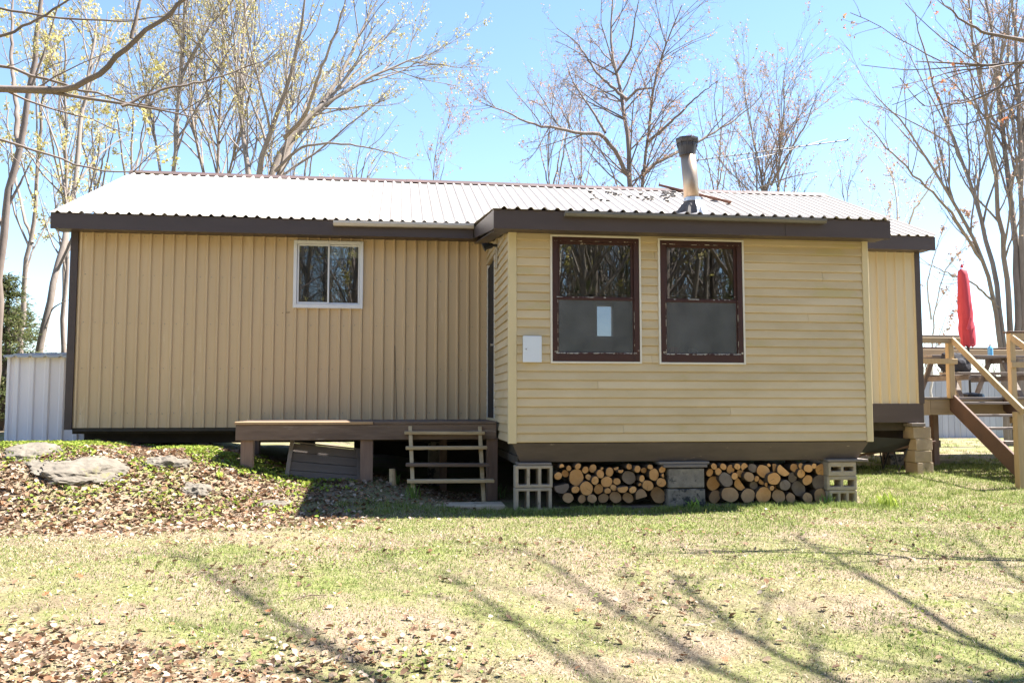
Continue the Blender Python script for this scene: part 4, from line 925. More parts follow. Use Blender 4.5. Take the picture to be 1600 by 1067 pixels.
def tree(label, limbs, seed, bark='bark_grey', levels=3, dens=(1.5, 3.6, 8.0), bud=None, budn=1500, bsize=.06, group=None, up=.12, spread=(16, 46), lf=(.34, .42, .42), ang=None, name='bare_tree', cat='tree', wob=.02, lmax=(4.5, 2.2, 1.0), t0=.25, rmin=.0028):
    g = np.random.default_rng(seed); base = np.array(limbs[0][0][0], float); root = empty(name, tuple(base), label, cat, group)
    Vs, Fs, n0 = [], [], 0; P0, R0 = [], []
    for pts, r0, r1 in limbs:
        q = resample(pts, 22, g, wob); rr = np.linspace(1, 0, 22) ** .85 * (r0 - r1) + r1; P0.append(q); R0.append(rr)
    P = np.array(P0); Rr = np.array(R0); V, Fq = tubes(P, Rr, 9); raw_mesh('trunk', V - base, Fq, bark, parent=root, smooth=True)
    cv, cf, n0 = [], [], 0; last = None
    for l in range(levels):
        out = kids(P, Rr, g, dens[l], (.35 if l == 0 else .2, lmax[l]), lf[l], spread, up, (.10, .14, .18)[l], (7, 5, 4)[l], t0 if l == 0 else .15, rmin=rmin * (2.2, 1.4, 1)[l])
        if out is None: break
        P, Rr = out; V, Fq = tubes(P, Rr, (5, 4, 3)[l]); cv.append(V); cf.append(Fq + n0); n0 += len(V); last = P
    cr = raw_mesh('crown', np.concatenate(cv) - base, np.concatenate(cf), bark, parent=root)
    if bud:
        K = last.shape[1]; i = g.integers(0, len(last), budn); pos = last[i, g.integers(1, K, budn)] + g.normal(0, .02, (budn, 3))
        pos = np.repeat(pos, 2, 0) + g.normal(0, bsize * .45, (2 * budn, 3))
        V, Fq, cc = quads_at(pos, g, bsize, bud); raw_mesh('young_leaves', V - base, Fq, 'foliage', cc, parent=cr)
    return root
def L(px, depth, r0, r1, dd=None, ground=True):
    pts = []
    for k, (a, b) in enumerate(px):
        y = depth + (dd[k] if dd else 0); pts.append(at(a, b, y))
    if depth > 10: r0, r1 = r0 * .62, r1 * .6
    if ground and px[0][1] >= 400: pts[0].z = hz(pts[0].x, pts[0].y) - .1
    return (pts, r0, r1)
YG = [(.50, .45, .17), (.44, .40, .15), (.55, .48, .27)]; PK = [(.42, .27, .22), (.36, .22, .17), (.45, .36, .24)]
# the big spreading maple behind the roof
dd0 = [0, .0, .5, 1, 1.5, 2, 2.2]
tree('many-stemmed maple with yellow buds leaning right behind the white roof', [
    L([(408, 560), (393, 290), (425, 200), (452, 130), (470, 60), (480, -30)], 24, .24, .03, [0, 0, -.5, -1, -1.5, -2]),
    L([(415, 560), (412, 285), (445, 215), (505, 160), (560, 130), (620, 100), (668, 85)], 24, .26, .02, dd0),
    L([(418, 560), (424, 280), (466, 205), (520, 145), (556, 70), (590, 0)], 24, .22, .03, [0, .2, 1, 1.6, 2.4, 3]),
    L([(404, 560), (390, 285), (378, 200), (376, 120), (385, 40), (380, -60)], 24, .20, .03, [0, 0, .6, 1.4, 2, 2.4]),
    L([(430, 268), (470, 228), (530, 222), (600, 235), (640, 250)], 24, .07, .012, [0, -.4, -.9, -1.2, -1.6], False),
    L([(445, 215), (480, 180), (500, 110), (530, 40), (545, -20)], 24, .10, .02, [0, -1, -2, -2.6, -3], False),
    L([(505, 160), (560, 110), (600, 60), (640, 20)], 24, .07, .012, [1, 2, 3, 3.6], False)], 1,
    bud=YG, budn=4600, bsize=.05, dens=(1.2, 3.2, 8), t0=.42)
# thin stems left of it
tree('slender three-stemmed tree behind the left part of the white roof', [
    L([(340, 560), (338, 280), (345, 150), (350, 60), (362, -60)], 27, .12, .03), L([(332, 560), (322, 280), (300, 190), (290, 90), (302, -30)], 27, .12, .03, [0, 0, .8, 1.4, 2]),
    L([(345, 560), (350, 280), (385, 190), (395, 100), (400, 10)], 27, .10, .02, [0, 0, -1, -1.6, -2])], 2, bud=YG, budn=2600, bsize=.05, dens=(1.1, 3.0, 7), t0=.45)
tree('pair of straight stems behind the left roof corner', [L([(272, 560), (270, 280), (283, 130), (290, 0), (292, -80)], 25, .15, .04), L([(262, 560), (258, 300), (235, 180), (215, 80), (205, -20)], 25, .10, .02, [0, 0, 1, 2, 2.4])], 3, bud=YG, budn=2400, bsize=.05, dens=(1.1, 3.0, 7), t0=.45)
# trunks beside the shed
tree('leaning grey trunk rising behind the white shed', [L([(52, 640), (62, 520), (80, 460), (98, 390), (116, 300), (128, 180), (150, 40)], 18, .13, .04, [0, 0, 0, .3, .6, 1, 1.6]), L([(66, 505), (84, 480), (102, 470)], 18, .04, .012, None, False)], 4, bud=YG, budn=900, bsize=.045, dens=(1.2, 2.6, 5.5))
tree('straight grey trunk between the shed and the dark cabin corner', [L([(97, 640), (98, 540), (103, 440), (107, 340), (104, 200), (100, 60)], 19, .09, .03)], 5, bud=YG, budn=900, bsize=.045, dens=(1.2, 2.6, 5.5))
tree('crooked trunk at the wood edge beyond the shed', [L([(28, 640), (34, 480), (40, 420), (50, 380), (58, 300), (62, 180), (80, 60)], 20, .11, .03), L([(50, 380), (36, 330), (20, 260), (10, 150)], 20, .06, .02, [0, .4, 1, 1.4], False)], 6, bud=YG, budn=900, bsize=.045, dens=(1.2, 2.6, 5.5))
tree('dark forked trunk at the wood edge with budding branches', [L([(-10, 640), (2, 420), (8, 330), (30, 235), (48, 150), (60, 60), (64, -40)], 16, .14, .05), L([(8, 330), (30, 290), (50, 250)], 16, .05, .012, None, False), L([(30, 235), (26, 170), (18, 90), (20, 0)], 16, .08, .03, [0, .4, .9, 1.2], False)], 7, bark='bark_dark', bud=YG, budn=1000, bsize=.04, dens=(1.1, 2.5, 5))
# oak in the middle
tree('wide crooked oak with two trunks standing behind the chimney', [
    L([(985, 560), (986, 290), (977, 200), (980, 160), (962, 115), (948, 50), (958, -20)], 26, .21, .03, [0, 0, 0, .3, 1, 1.4, 1.8]),
    L([(992, 560), (1000, 290), (1014, 220), (1020, 165), (1014, 138), (1030, 90), (1050, 40), (1066, 8)], 26, .16, .02, [0, 0, -.4, -.6, -.8, -1.2, -1.8, -2.2]),
    L([(982, 275), (946, 208), (880, 205), (840, 196), (800, 180), (744, 156)], 26, .12, .012, [0, -.5, -1, -1.4, -2, -2.4], False),
    L([(946, 208), (922, 168), (896, 130), (882, 90)], 26, .07, .012, [-.5, -.2, .3, .8], False), L([(979, 155), (932, 115), (905, 70), (868, 42)], 26, .09, .012, [.3, 1, 1.6, 2], False),
    L([(1004, 268), (1060, 236), (1110, 212), (1160, 180), (1202, 138)], 26, .10, .012, [0, .6, 1.2, 1.7, 2.2], False), L([(1013, 222), (1050, 190), (1090, 150), (1124, 125)], 26, .08, .012, [-.4, -1, -1.4, -2], False),
    L([(978, 158), (996, 140), (1018, 138)], 26, .07, .05, [.2, -.3, -.7], False), L([(962, 115), (985, 80), (992, 30), (1000, -10)], 26, .07, .015, [1, .8, .3, 0], False)], 8,
    bark='bark_dark', bud=PK, budn=4200, bsize=.045, dens=(2.1, 4.0, 9), spread=(28, 65), up=.05, lmax=(2.6, 1.5, .8))
tree('pale forked tree behind the antenna', [L([(1200, 560), (1196, 290), (1180, 240), (1172, 190), (1160, 120)], 31, .15, .02), L([(1212, 560), (1214, 290), (1222, 200), (1226, 110)], 31, .15, .02), L([(1205, 290), (1232, 240), (1262, 190), (1278, 140)], 31, .08, .012, [0, -1, -1.6, -2], False), L([(1185, 295), (1230, 278), (1278, 268)], 31, .05, .012, [-1, -1.6, -2], False)], 9,
    bud=PK, budn=3000, bsize=.055, dens=(1.7, 3.4, 8))
# right-hand clump
tree('tall clump of slender stems fanning out behind the raised deck', [
    L([(1572, 640), (1562, 500), (1535, 400), (1490, 315), (1440, 235), (1400, 175), (1368, 150)], 20, .12, .015, [0, 0, -.3, -.8, -1.2, -1.6, -2]),
    L([(1575, 640), (1566, 490), (1546, 385), (1520, 290), (1480, 200), (1450, 110), (1430, 20)], 20, .13, .02, [0, 0, .3, .8, 1.2, 1.8, 2.2]),
    L([(1582, 640), (1578, 460), (1560, 330), (1550, 220), (1530, 120), (1512, -10)], 20, .14, .03, [0, 0, -.3, -.6, -1, -1.6]),
    L([(1590, 640), (1590, 440), (1578, 300), (1560, 150), (1542, 0), (1530, -60)], 20, .16, .04, [0, 0, .4, .8, 1.2, 1.5]),
    L([(1594, 640), (1597, 300), (1588, 100), (1580, -60)], 20, .15, .04), L([(1600, 640), (1612, 420), (1640, 250), (1660, 80), (1665, -60)], 20, .14, .03, [0, 0, .8, 1.4, 2]),
    L([(1540, 420), (1500, 350), (1440, 282), (1392, 240), (1342, 182)], 20, .07, .01, [-.2, -.8, -1.5, -2, -2.6], False), L([(1560, 480), (1520, 440), (1475, 425), (1440, 405)], 20, .05, .01, [0, -.6, -1, -1.5], False)], 10,
    bark='bark_grey', bud=PK, budn=3000, bsize=.04, dens=(1.3, 3.0, 7), spread=(14, 42), up=.12, t0=.35)
tree('white-barked birch beyond the gable end of the roof', [L([(1404, 560), (1402, 330), (1398, 270), (1372, 245)], 27, .12, .02), L([(1408, 400), (1425, 330), (1450, 300), (1470, 250)], 27, .08, .015, [0, -.5, -1, -1.4], False)], 11, bark='bark_birch', bud=PK, budn=900, bsize=.05)
tree('birch with thin drooping twigs behind the umbrella', [L([(1452, 640), (1458, 500), (1470, 430), (1490, 400), (1520, 380)], 24, .07, .015), L([(1455, 500), (1448, 440), (1462, 390), (1480, 340)], 24, .05, .012, None, False)], 12, bark='bark_birch', bud=PK, budn=500, bsize=.05, dens=(1.8, 3, 4))
# smaller far trees
def far(px, pytop, depth, r, seed, label, n=2, bud=PK, bark='bark_grey', wd=40):
    g = random.Random(seed); ls = [L([(px, 620), (px + g.uniform(-6, 6), 420), (px + g.uniform(-8, 8), 280), (px + g.uniform(-12, 12), (pytop + 280) / 2), (px + g.uniform(-12, 12), pytop)], depth, r, .02)]
    for k in range(n):
        s_ = -1 if k % 2 else 1; y0 = 300 - 18 * k; ls.append(L([(px, y0 + 40), (px + s_ * wd * .3, y0 - 20), (px + s_ * wd * .6, (y0 + pytop) / 2), (px + s_ * wd * g.uniform(.7, 1.1), pytop + 30)], depth, r * .5, .012, [0, g.uniform(-1, 1), g.uniform(-2, 2), g.uniform(-2, 2)], False))
    return tree(label, ls, seed, bark, bud=bud, budn=900, bsize=.05, dens=(1.0, 2.4, 4.5), t0=.4, group='trees behind the cabin')
far(682, 205, 40, .07, 31, 'lone thin sapling above the middle of the white roof', 2, wd=22)
far(862, 110, 38, .12, 32, 'thin tree in the wood just left of the crooked oak', 3)
far(905, 150, 40, .12, 33, 'second thin tree behind the low limb of the crooked oak', 2)
far(1120, 120, 40, .12, 34, 'thin tree between the chimney and the antenna mast', 3)
far(1320, 270, 42, .08, 35, 'small twiggy tree past the end of the ridge', 2, wd=25)
far(470, 120, 36, .12, 36, 'tree hidden behind the leaning maple', 3, YG); far(560, 200, 38, .10, 37, 'small budding tree below the maple branches', 3, YG)
far(205, 60, 30, .12, 38, 'slim budding tree left of the paired stems', 3, YG); far(150, 130, 26, .10, 39, 'slim tree over the left roof slope', 3, YG); far(100, 90, 34, .13, 40, 'far tree behind the leaning grey trunk', 3, YG); far(430, 60, 40, .13, 41, 'far tall tree behind the spreading maple', 3, YG)
# overhanging branches of near trees that stand beside the frame
tree('near tree beside the lawn whose budding limbs overhang the left roof corner', [
    ([(-7.2, 6.4, hz(-7.2, 6.4) - .1), (-7.1, 6.45, 2.5), (-7.2, 6.5, 5), (-7.0, 6.6, 8), (-6.8, 6.8, 11)], .22, .06),
    ([(-7.15, 6.5, 3.6), tuple(at(-250, 150, 6.5)), tuple(at(-60, 136, 6.5)), tuple(at(60, 142, 6.5)), tuple(at(130, 152, 6.4)), tuple(at(190, 166, 6.4)), tuple(at(310, 185, 6.3))], .044, .004),
    L([(-30, 136), (50, 141), (108, 146), (162, 112), (215, 58), (292, 2), (340, -50)], 6.45, .027, .009, [0, 0, 0, -.1, -.2, -.3, -.4], False), L([(205, 60), (215, 20), (225, -30)], 6.2, .014, .006, None, False),
    L([(-200, 180), (0, 216), (60, 236), (130, 262), (200, 272), (270, 272)], 6.6, .014, .003, [0, 0, .1, .1, .2, .2], False),
    L([(-220, 40), (-40, 92), (60, 118), (160, 152), (250, 172), (330, 172)], 6.9, .018, .003, [0, 0, .1, .1, .2, .2], False), L([(-200, -20), (-20, 10), (80, 28), (180, 34), (300, 22)], 7.1, .014, .003, None, False),
    L([(190, 166), (250, 140), (330, 125), (400, 100)], 6.35, .012, .003, [0, .1, .2, .3], False), L([(-150, 60), (0, 60), (60, 30), (130, -10)], 6.2, .015, .005, None, False)], 51,
    bark='bark_dark', bud=YG, budn=520, bsize=.028, dens=(1.5, 1.7, 1.8), lf=(.26, .34, .4), lmax=(1.3, .55, .28), spread=(20, 55), up=.02, wob=.012, rmin=.0022, t0=.3)
tree('near tree beside the lawn whose twigs hang above the red umbrella', [
    ([(11.2, 4.2, hz(11.2, 4.2) - .1), (11.1, 4.3, 3), (10.8, 4.4, 6), (10.6, 4.6, 9), (10.4, 4.6, 13)], .26, .05),
    ([(11.05, 4.3, 3.6), (8.6, 6.2, 3.9), tuple(at(1640, 98, 7.2)), tuple(at(1570, 108, 7.3)), tuple(at(1500, 108, 7.4)), tuple(at(1430, 96, 7.5))], .07, .004),
    L([(1640, 60), (1590, 105), (1560, 140), (1510, 162), (1440, 165)], 7.3, .016, .003, None, False), L([(1650, 80), (1600, 62), (1545, 55), (1505, 35), (1470, 0)], 7.3, .025, .004, None, False), L([(1650, 170), (1600, 160), (1570, 175)], 7.3, .014, .003, None, False),
    ([(10.7, 4.5, 8), (9.8, 3.6, 10), (9.2, 2.8, 12)], .08, .02)], 52,
    bark='bark_dark', bud=[(.36, .13, .06), (.4, .25, .12), (.42, .3, .24)], budn=260, bsize=.03, dens=(1.1, 1.3, 1.4), lf=(.3, .34, .4), lmax=(2.6, .9, .4), spread=(20, 55), up=.03, wob=.03, rmin=.003, t0=.3)
def shade(pts): return [(x + .621 * z, y + .065 * z, z + .0) for x, y, z in pts]
tree('tall tree beside the viewer whose limbs throw streaks of shade over the lawn', [
    ([(9.2, -1.2, hz(9.2, -1.2) - .1), (9.1, -1.1, 2.5), (8.9, -.9, 5), (8.8, -.8, 8), (8.9, -.8, 12)], .24, .06),
    [[(9.0, -1, 3.5)] + shade([(3.2, 1.6, 5), (2.2, 3.2, 6), (1.9, 4.6, 6.6), (2.0, 6.3, 7.2)]), .055, .012], [[(9.0, -1, 3.0)] + shade([(4.2, 1.2, 4.6), (3.1, 3.4, 5.6), (3.1, 4.8, 6.2), (3.5, 6.4, 6.8), (3.6, 7.6, 7.2)]), .055, .012],
    [[(8.9, -.9, 4.5)] + shade([(2, 1.2, 6), (.4, 3.2, 7.4), (-.4, 4.9, 8.4), (-1.0, 5.9, 9), (-1.7, 7.3, 9.6)]), .065, .012], [[(8.9, -.9, 4.8)] + shade([(2.2, 1.8, 6.2), (1.1, 3.6, 7.4), (.75, 5.0, 8.2), (.3, 6.5, 9)]), .05, .012],
    [[(8.9, -.9, 5.4)] + shade([(3, 2, 6.6), (1.6, 3.8, 7.6), (1.4, 5.4, 8.6), (1.0, 7.2, 9.6)]), .045, .012], [[(9.0, -1, 4)] + shade([(5, 1.8, 5), (3.9, 4.2, 6), (4.6, 6.2, 7), (5.2, 7.4, 7.6)]), .042, .012]], 53, bark='bark_dark', bud=PK, budn=300, bsize=.04, dens=(1.1, 1.6, 1.4), lf=(.26, .34, .4), lmax=(2.2, .9, .45), spread=(12, 36), up=.03, wob=.012, rmin=.004, t0=.35)
# wood behind the viewer, seen in the window glass
refl = []
def rwood(x, y, h, r, seed, label, bark='bark_grey', lean=0):
    z = hz(x, y) - .1; ls = [([(x, y, z), (x + lean * .3, y, h * .35), (x + lean * .7, y + .3, h * .7), (x + lean, y + .2, h)], r, .04)]
    gg = random.Random(seed)
    for k in range(3): a = gg.uniform(0, 6.28); h0 = h * gg.uniform(.3, .5); ls.append(([(x + lean * .4, y, h0), (x + 1.2 * math.cos(a), y + 1.2 * math.sin(a), h0 + 1.6), (x + 2.6 * math.cos(a), y + 2.6 * math.sin(a), h0 + 3.6)], r * .45, .02))
    return tree(label, ls, seed, bark, levels=2, bud=YG, budn=700, bsize=.10, dens=(1.5, 2.2), group='wood behind the lawn')
RW = [(2.6, -7, 13, .2, 'bark_dark', .6), (4.9, -9, 14, .13, 'bark_birch', 1.2), (6.2, -8, 12, .16, 'bark_grey', -.5), (8.2, -6.5, 14, .26, 'bark_dark', .2), (9.6, -9, 13, .12, 'bark_grey', 1.6), (11.5, -7.5, 14, .2, 'bark_dark', -1), (13.5, -9, 12, .13, 'bark_grey', .8), (.5, -10, 13, .14, 'bark_grey', -.6), (-1.8, -8, 12, .18, 'bark_dark', .5), (-4, -10, 13, .14, 'bark_grey', .9), (3.8, -12, 13, .12, 'bark_grey', -.4), (7.2, -12.5, 14, .14, 'bark_grey', .6), (10.5, -13, 14, .15, 'bark_dark', -.7), (15, -12, 13, .16, 'bark_grey', .3), (1.6, -14, 14, .13, 'bark_dark', .5), (12.6, -15, 14, .14, 'bark_grey', .4)]
for k, (x, y, h, r, bk_, ln) in enumerate(RW): rwood(x, y, h, r, 60 + k, 'bare tree of the wood across the lawn, seen only in the window glass', bk_, ln)
def evergreen(x, y, h, rad, seed, label, n=260, group=None):
    g = np.random.default_rng(seed); z = hz(x, y); root = empty('evergreen_tree', (x, y, z), label, 'tree', group); B = np.array([x, y, z])
    V, Fq = tubes(np.array([[[0, 0, -.1], [.05, 0, h * .5], [0, .03, h]]], float), np.array([[.06 + h * .008, .05 + h * .004, .01]]), 8); raw_mesh('trunk', V, Fq, 'pine_bark', parent=root)
    t = g.uniform(.06, .98, n) ** 1.1; a = g.uniform(0, 6.28, n); ln = rad * (1 - t) ** .8 * g.uniform(.6, 1.15, n) + .12; d = np.stack([np.cos(a), np.sin(a), g.uniform(-.15, .25, n)], 1)
    st_ = np.stack([0 * t, 0 * t, t * h], 1); Q = np.stack([st_, st_ + d * ln[:, None] * .5, st_ + d * ln[:, None] + np.array([0, 0, -.06])], 1); V, Fq = tubes(Q, np.array([[.014, .009, .004]]).repeat(n, 0), 3); cr = raw_mesh('crown', V, Fq, 'pine_bark', parent=root)
    m = 28; u = g.uniform(.15, 1, (n, m)); pos = st_[:, None] + d[:, None] * (ln[:, None] * u)[:, :, None] + g.normal(0, .05 + .03 * rad, (n, m, 3)) * np.array([1, 1, .5]); pos = pos.reshape(-1, 3)
    k = len(pos); ax = nrm(np.repeat(d, m, 0) + g.normal(0, .6, (k, 3))); sd = nrm(np.cross(ax, g.normal(0, 1, (k, 3)))); s_ = g.uniform(.06, .13, k)[:, None]
    V = np.stack([pos - sd * .012, pos + sd * .012, pos + ax * s_], 1).reshape(-1, 3); col = np.array([(.08, .105, .04), (.12, .14, .05), (.16, .165, .07)])[g.integers(0, 3, k)]
    raw_mesh('needles', V, np.arange(3 * k).reshape(k, 3), 'foliage', np.repeat(col, 3, 0), parent=cr); return root
p = at(5, 600, 17.5); evergreen(p.x, p.y, 3.0, .8, 81, 'small evergreen at the wood edge left of the white shed')
p = at(28, 600, 22); evergreen(p.x, p.y, 3.0, .9, 82, 'low evergreen between the trunks beyond the shed')
p = at(-40, 600, 20); evergreen(p.x, p.y, 3.9, 1.1, 83, 'taller evergreen at the wood edge beyond the shed')
for k, (x, y, h) in enumerate(((3.4, -10, 7), (6.8, -11.5, 6), (9, -12, 8), (12, -10, 6), (.2, -12, 7), (5.2, -15, 11), (8, -16, 12), (10.6, -15.5, 11), (13.4, -16, 12), (2.4, -16, 11), (16, -14, 11), (-.6, -16, 12), (-3.4, -15, 11))): evergreen(x, y, h, h * .28, 90 + k, 'evergreen of the wood across the lawn, seen only in the window glass', 240, 'evergreens behind the lawn')
# far wood beyond the fence: one mass
g = np.random.default_rng(5); n = 900; ang = g.uniform(-1.1, 1.2, n); dist = g.uniform(60, 90, n); bx, by = dist * np.sin(ang), dist * np.cos(ang); hh = g.uniform(2.5, 5.5, n)
bz = height(bx, by); P = np.stack([np.stack([bx, by, bz - .2], 1), np.stack([bx + g.normal(0, .3, n), by, bz + hh * .5], 1), np.stack([bx + g.normal(0, .6, n), by, bz + hh], 1)], 1)
V1, F1 = tubes(P, np.array([[.10, .07, .02]]).repeat(n, 0), 4); kk = kids(P, np.array([[.10, .07, .02]]).repeat(n, 0), g, 2.2, (.8, 3), .5, (20, 60), .2, .15, 4, .1, rmin=.012); V2, F2 = tubes(kk[0], kk[1], 3)
tag(raw_mesh('far_wood', np.concatenate([V1, V2]), np.concatenate([F1, F2 + len(V1)]), 'bark_grey'), 'distant bare wood along the horizon', 'wood', None, 'stuff')

g = np.random.default_rng(6); n = 420; bx = g.uniform(-30, 45, n); by = g.uniform(-38, -17.5, n); hh = g.uniform(9, 15, n); bz = height(bx, by)
P = np.stack([np.stack([bx, by, bz - .2], 1), np.stack([bx + g.normal(0, .3, n), by, bz + hh * .33], 1), np.stack([bx + g.normal(0, .5, n), by, bz + hh * .66], 1), np.stack([bx + g.normal(0, .8, n), by, bz + hh], 1)], 1); R1 = np.array([[.13, .10, .07, .02]]).repeat(n, 0)
V1, F1 = tubes(P, R1, 5); kk = kids(P, R1, g, 1.6, (1.2, 4), .4, (20, 60), .2, .15, 4, .12, rmin=.014); V2, F2 = tubes(kk[0], kk[1], 3); k2 = kids(kk[0], kk[1], g, 1.4, (.5, 1.6), .5, (20, 60), .2, .15, 3, .1, rmin=.01); V3, F3 = tubes(k2[0], k2[1], 3)
tag(raw_mesh('wood_edge', np.concatenate([V1, V2, V3]), np.concatenate([F1, F2 + len(V1), F3 + len(V1) + len(V2)]), 'bark_grey'), 'dense bare wood across the lawn, mirrored in the window glass', 'wood', None, 'stuff')
# ------------------------------------------------------------------ grass, leaves, weeds
def blades(x, y, ln, wd, lean, col, g, zoff=-.004):
    n = len(x); z = height(x, y) + zoff; a = g.uniform(0, 6.28, n); dx, dy = np.cos(a), np.sin(a); b = a + np.pi / 2 + g.normal(0, .4, n); wx, wy = np.cos(b) * wd / 2, np.sin(b) * wd / 2
    B = np.stack([x, y, z], 1); W = np.stack([wx, wy, 0 * wx], 1); D = np.stack([dx, dy, 0 * dx], 1); h = np.sqrt(np.maximum(1 - lean ** 2, .02))
    M = B + D * (ln * lean * .4)[:, None] + np.stack([0 * x, 0 * x, ln * h * .62], 1); T = B + D * (ln * lean)[:, None] + np.stack([0 * x, 0 * x, ln * h * .95], 1)
    V = np.stack([B - W, B + W, M - W * .8, M + W * .8, T], 1).reshape(-1, 3); i = np.arange(n)[:, None, None] * 5; Fc = (i + np.array([[0, 1, 2], [1, 3, 2], [2, 3, 4]])[None]).reshape(-1, 3); return V, Fc, np.repeat(col, 5, 0)
g = np.random.default_rng(11); N = 620000
x = g.uniform(-6, 10.5, N); y = 2.8 + 11.2 * g.uniform(0, 1, N) ** 1.25
lim_r = .80 * y + .9; lim_l = -.46 * y - 1.0
keep = (x < lim_r) & (x > lim_l) & ~((x > 1.25) & (x < 5.7) & (y > 9.86)) & ~(y > 12.3) | ((x > 7) & (y > 9) & (x < 11) & (y < 14))
patch = vnoise(x, y, .9, 21) * .5 + vnoise(x, y, .3, 22) * .32 + vnoise(x, y, 3.0, 23) * .18
def litter_zone(x, y): return np.maximum(sm((y - 8.2) / .9) * sm((.1 - x) / 1.6), sm((5.25 + .25 * np.sin(x * 2.3) - .5 * sm((x + .8) / 2) - y) / .9) * sm((.75 - x) / 1.5))
lz_ = litter_zone(x, y); soil = np.maximum(sm((vnoise(x, y, 1.1, 44) - .58) / .15) * sm((1.5 - x) / 2.5), 1.15 * sm(1.3 - np.hypot((x + 2.1) / 1.3, (y - 5.75) / .65) + .7 * (vnoise(x, y, .3, 45) - .4)))
keep &= ~((x < 1.3) & (x > -4.5) & (y > 10.05)); keep &= g.uniform(0, 1, N) < np.clip(.98 - .85 * lz_ - .5 * soil, .08, 1) * np.clip(.45 + patch, 0, 1)
x, y, patch = x[keep], y[keep], patch[keep]; n = len(x)
reg = .42 + .30 * sm((x + .5) / 4) * sm((y - 5) / 3) + .25 * sm((x - 4.6) / 1.5) * sm((y - 6.5) / 1.5) + .55 * sm((y - 9.0) / .7) * (x > .3) - .12 * sm((5.5 - y) / 2)
green = g.uniform(0, 1, n) < np.clip(reg + (patch - .5) * 1.9, .04, .95)
dry = np.array([(.38, .31, .205), (.28, .215, .135), (.50, .43, .31), (.17, .125, .08)]); gr = np.array([(.11, .16, .03), (.16, .215, .045), (.215, .26, .07), (.26, .275, .10)])
col = np.where(green[:, None], gr[g.integers(0, 4, n)], dry[g.integers(0, 4, n)]) * g.uniform(.6, 1.3, (n, 1))
ln = np.where(green, g.uniform(.014, .036, n), g.uniform(.016, .045, n)) * (.75 + .06 * y); lean = np.where(green, g.uniform(.4, .95, n), g.uniform(.8, .995, n))
edge = sm((y - 9.2) / .4) * (x > 1.2) * (x < 6) * green; ln = ln * (1 + .35 * edge * g.uniform(.4, 1.4, n))
V, Fc, cc = blades(x, y, ln, .0030 + .00035 * y, lean, col, g)
tag(raw_mesh('lawn_grass', V, Fc, 'grass', cc), 'short sparse grass, part green and part dry straw, over the lawn', 'grass', None, 'stuff')
# taller fringe at the foundation, steps and deck
g = np.random.default_rng(12); X, Y = [], []
def fringe(n, cx0, cx1, cy0, cy1, cl):
    c = np.stack([g.uniform(cx0, cx1, cl), g.uniform(cy0, cy1, cl)], 1); i = g.integers(0, cl, n); p = c[i] + g.normal(0, .035, (n, 2)); X.append(p[:, 0]); Y.append(p[:, 1])
fringe(5200, 1.2, 5.6, 9.40, 9.82, 190); fringe(700, -.7, 1.3, 9.5, 9.95, 34); fringe(3600, 5.6, 9.2, 9.8, 12.6, 150); fringe(700, 5.2, 7, 8.6, 9.7, 36); fringe(1600, 8, 11, 12.6, 15, 70); fringe(9000, 7, 17, 14, 25, 900)
x, y = np.concatenate(X), np.concatenate(Y); n = len(x); col = gr[g.integers(0, 4, n)] * g.uniform(.8, 1.25, (n, 1))
V, Fc, cc = blades(x, y, g.uniform(.03, .10, n), .0055, g.uniform(.25, .8, n), col, g); tag(raw_mesh('tall_grass', V, Fc, 'grass', cc), 'taller green grass along the foundation and deck', 'grass', None, 'stuff')
# leaf litter
def leaves(x, y, size, col, g, lift=.01, tilt=.5):
    n = len(x); z = height(x, y) + lift; a = g.uniform(0, 6.28, n); up_ = nrm(np.stack([g.normal(0, tilt, n), g.normal(0, tilt, n), np.ones(n)], 1)); ax = nrm(np.cross(up_, np.stack([np.cos(a), np.sin(a), 0 * a], 1))); ay = np.cross(up_, ax); s = size[:, None]; c = np.stack([x, y, z], 1); cu = g.uniform(.05, .35, n)[:, None] * s
    pts = [c - ax * s * .5, c - ax * s * .15 - ay * s * .38 + up_ * cu, c + ax * s * .25 - ay * s * .30 + up_ * cu * .8, c + ax * s * .55 + up_ * cu * .5, c + ax * s * .2 + ay * s * .34 + up_ * cu * .9, c - ax * s * .2 + ay * s * .36 + up_ * cu, c]
    V = np.stack(pts, 1).reshape(-1, 3); i = np.arange(n)[:, None, None] * 7; Fc = (i + np.array([[6, 0, 1], [6, 1, 2], [6, 2, 3], [6, 3, 4], [6, 4, 5], [6, 5, 0]])[None]).reshape(-1, 3); return V, Fc, np.repeat(col, 7, 0)
LC = .84 * np.array([(.33, .235, .16), (.24, .15, .092), (.42, .32, .235), (.16, .097, .062), (.50, .40, .31), (.28, .15, .082)])
g = np.random.default_rng(13); N = 130000; x = g.uniform(-7, 3, N); y = g.uniform(2.8, 12.2, N); k = (g.uniform(0, 1, N) < litter_zone(x, y) * (.35 + .9 * vnoise(x, y, .5, 71)) * np.where(y < 6, 1.6, 1)) & (x > -.46 * y - 1.2); x, y = x[k], y[k]
x2 = g.uniform(-5, 8.5, 15000); y2 = g.uniform(3, 10, 15000); k = (g.uniform(0, 1, 15000) < .12 + .5 * sm((vnoise(x2, y2, .8, 72) - .55) / .2)) & (x2 < .8 * y2 + .8) & ~((x2 > 1.2) & (y2 > 9.7)); xs_, ys_ = np.r_[x, x2[k], g.uniform(-1.9, 1.1, 2600)], np.r_[y, y2[k], g.uniform(9.9, 12, 2600)]
n = len(xs_); V, Fc, cc = leaves(xs_, ys_, (.016 + .062 * g.uniform(0, 1, n) ** 1.5) * np.where(np.arange(n) < len(x), np.clip(.35 + ys_ / 14, .6, 1), .7), LC[g.integers(0, 6, n)] * g.uniform(.75, 1.2, (n, 1)), g, .012)
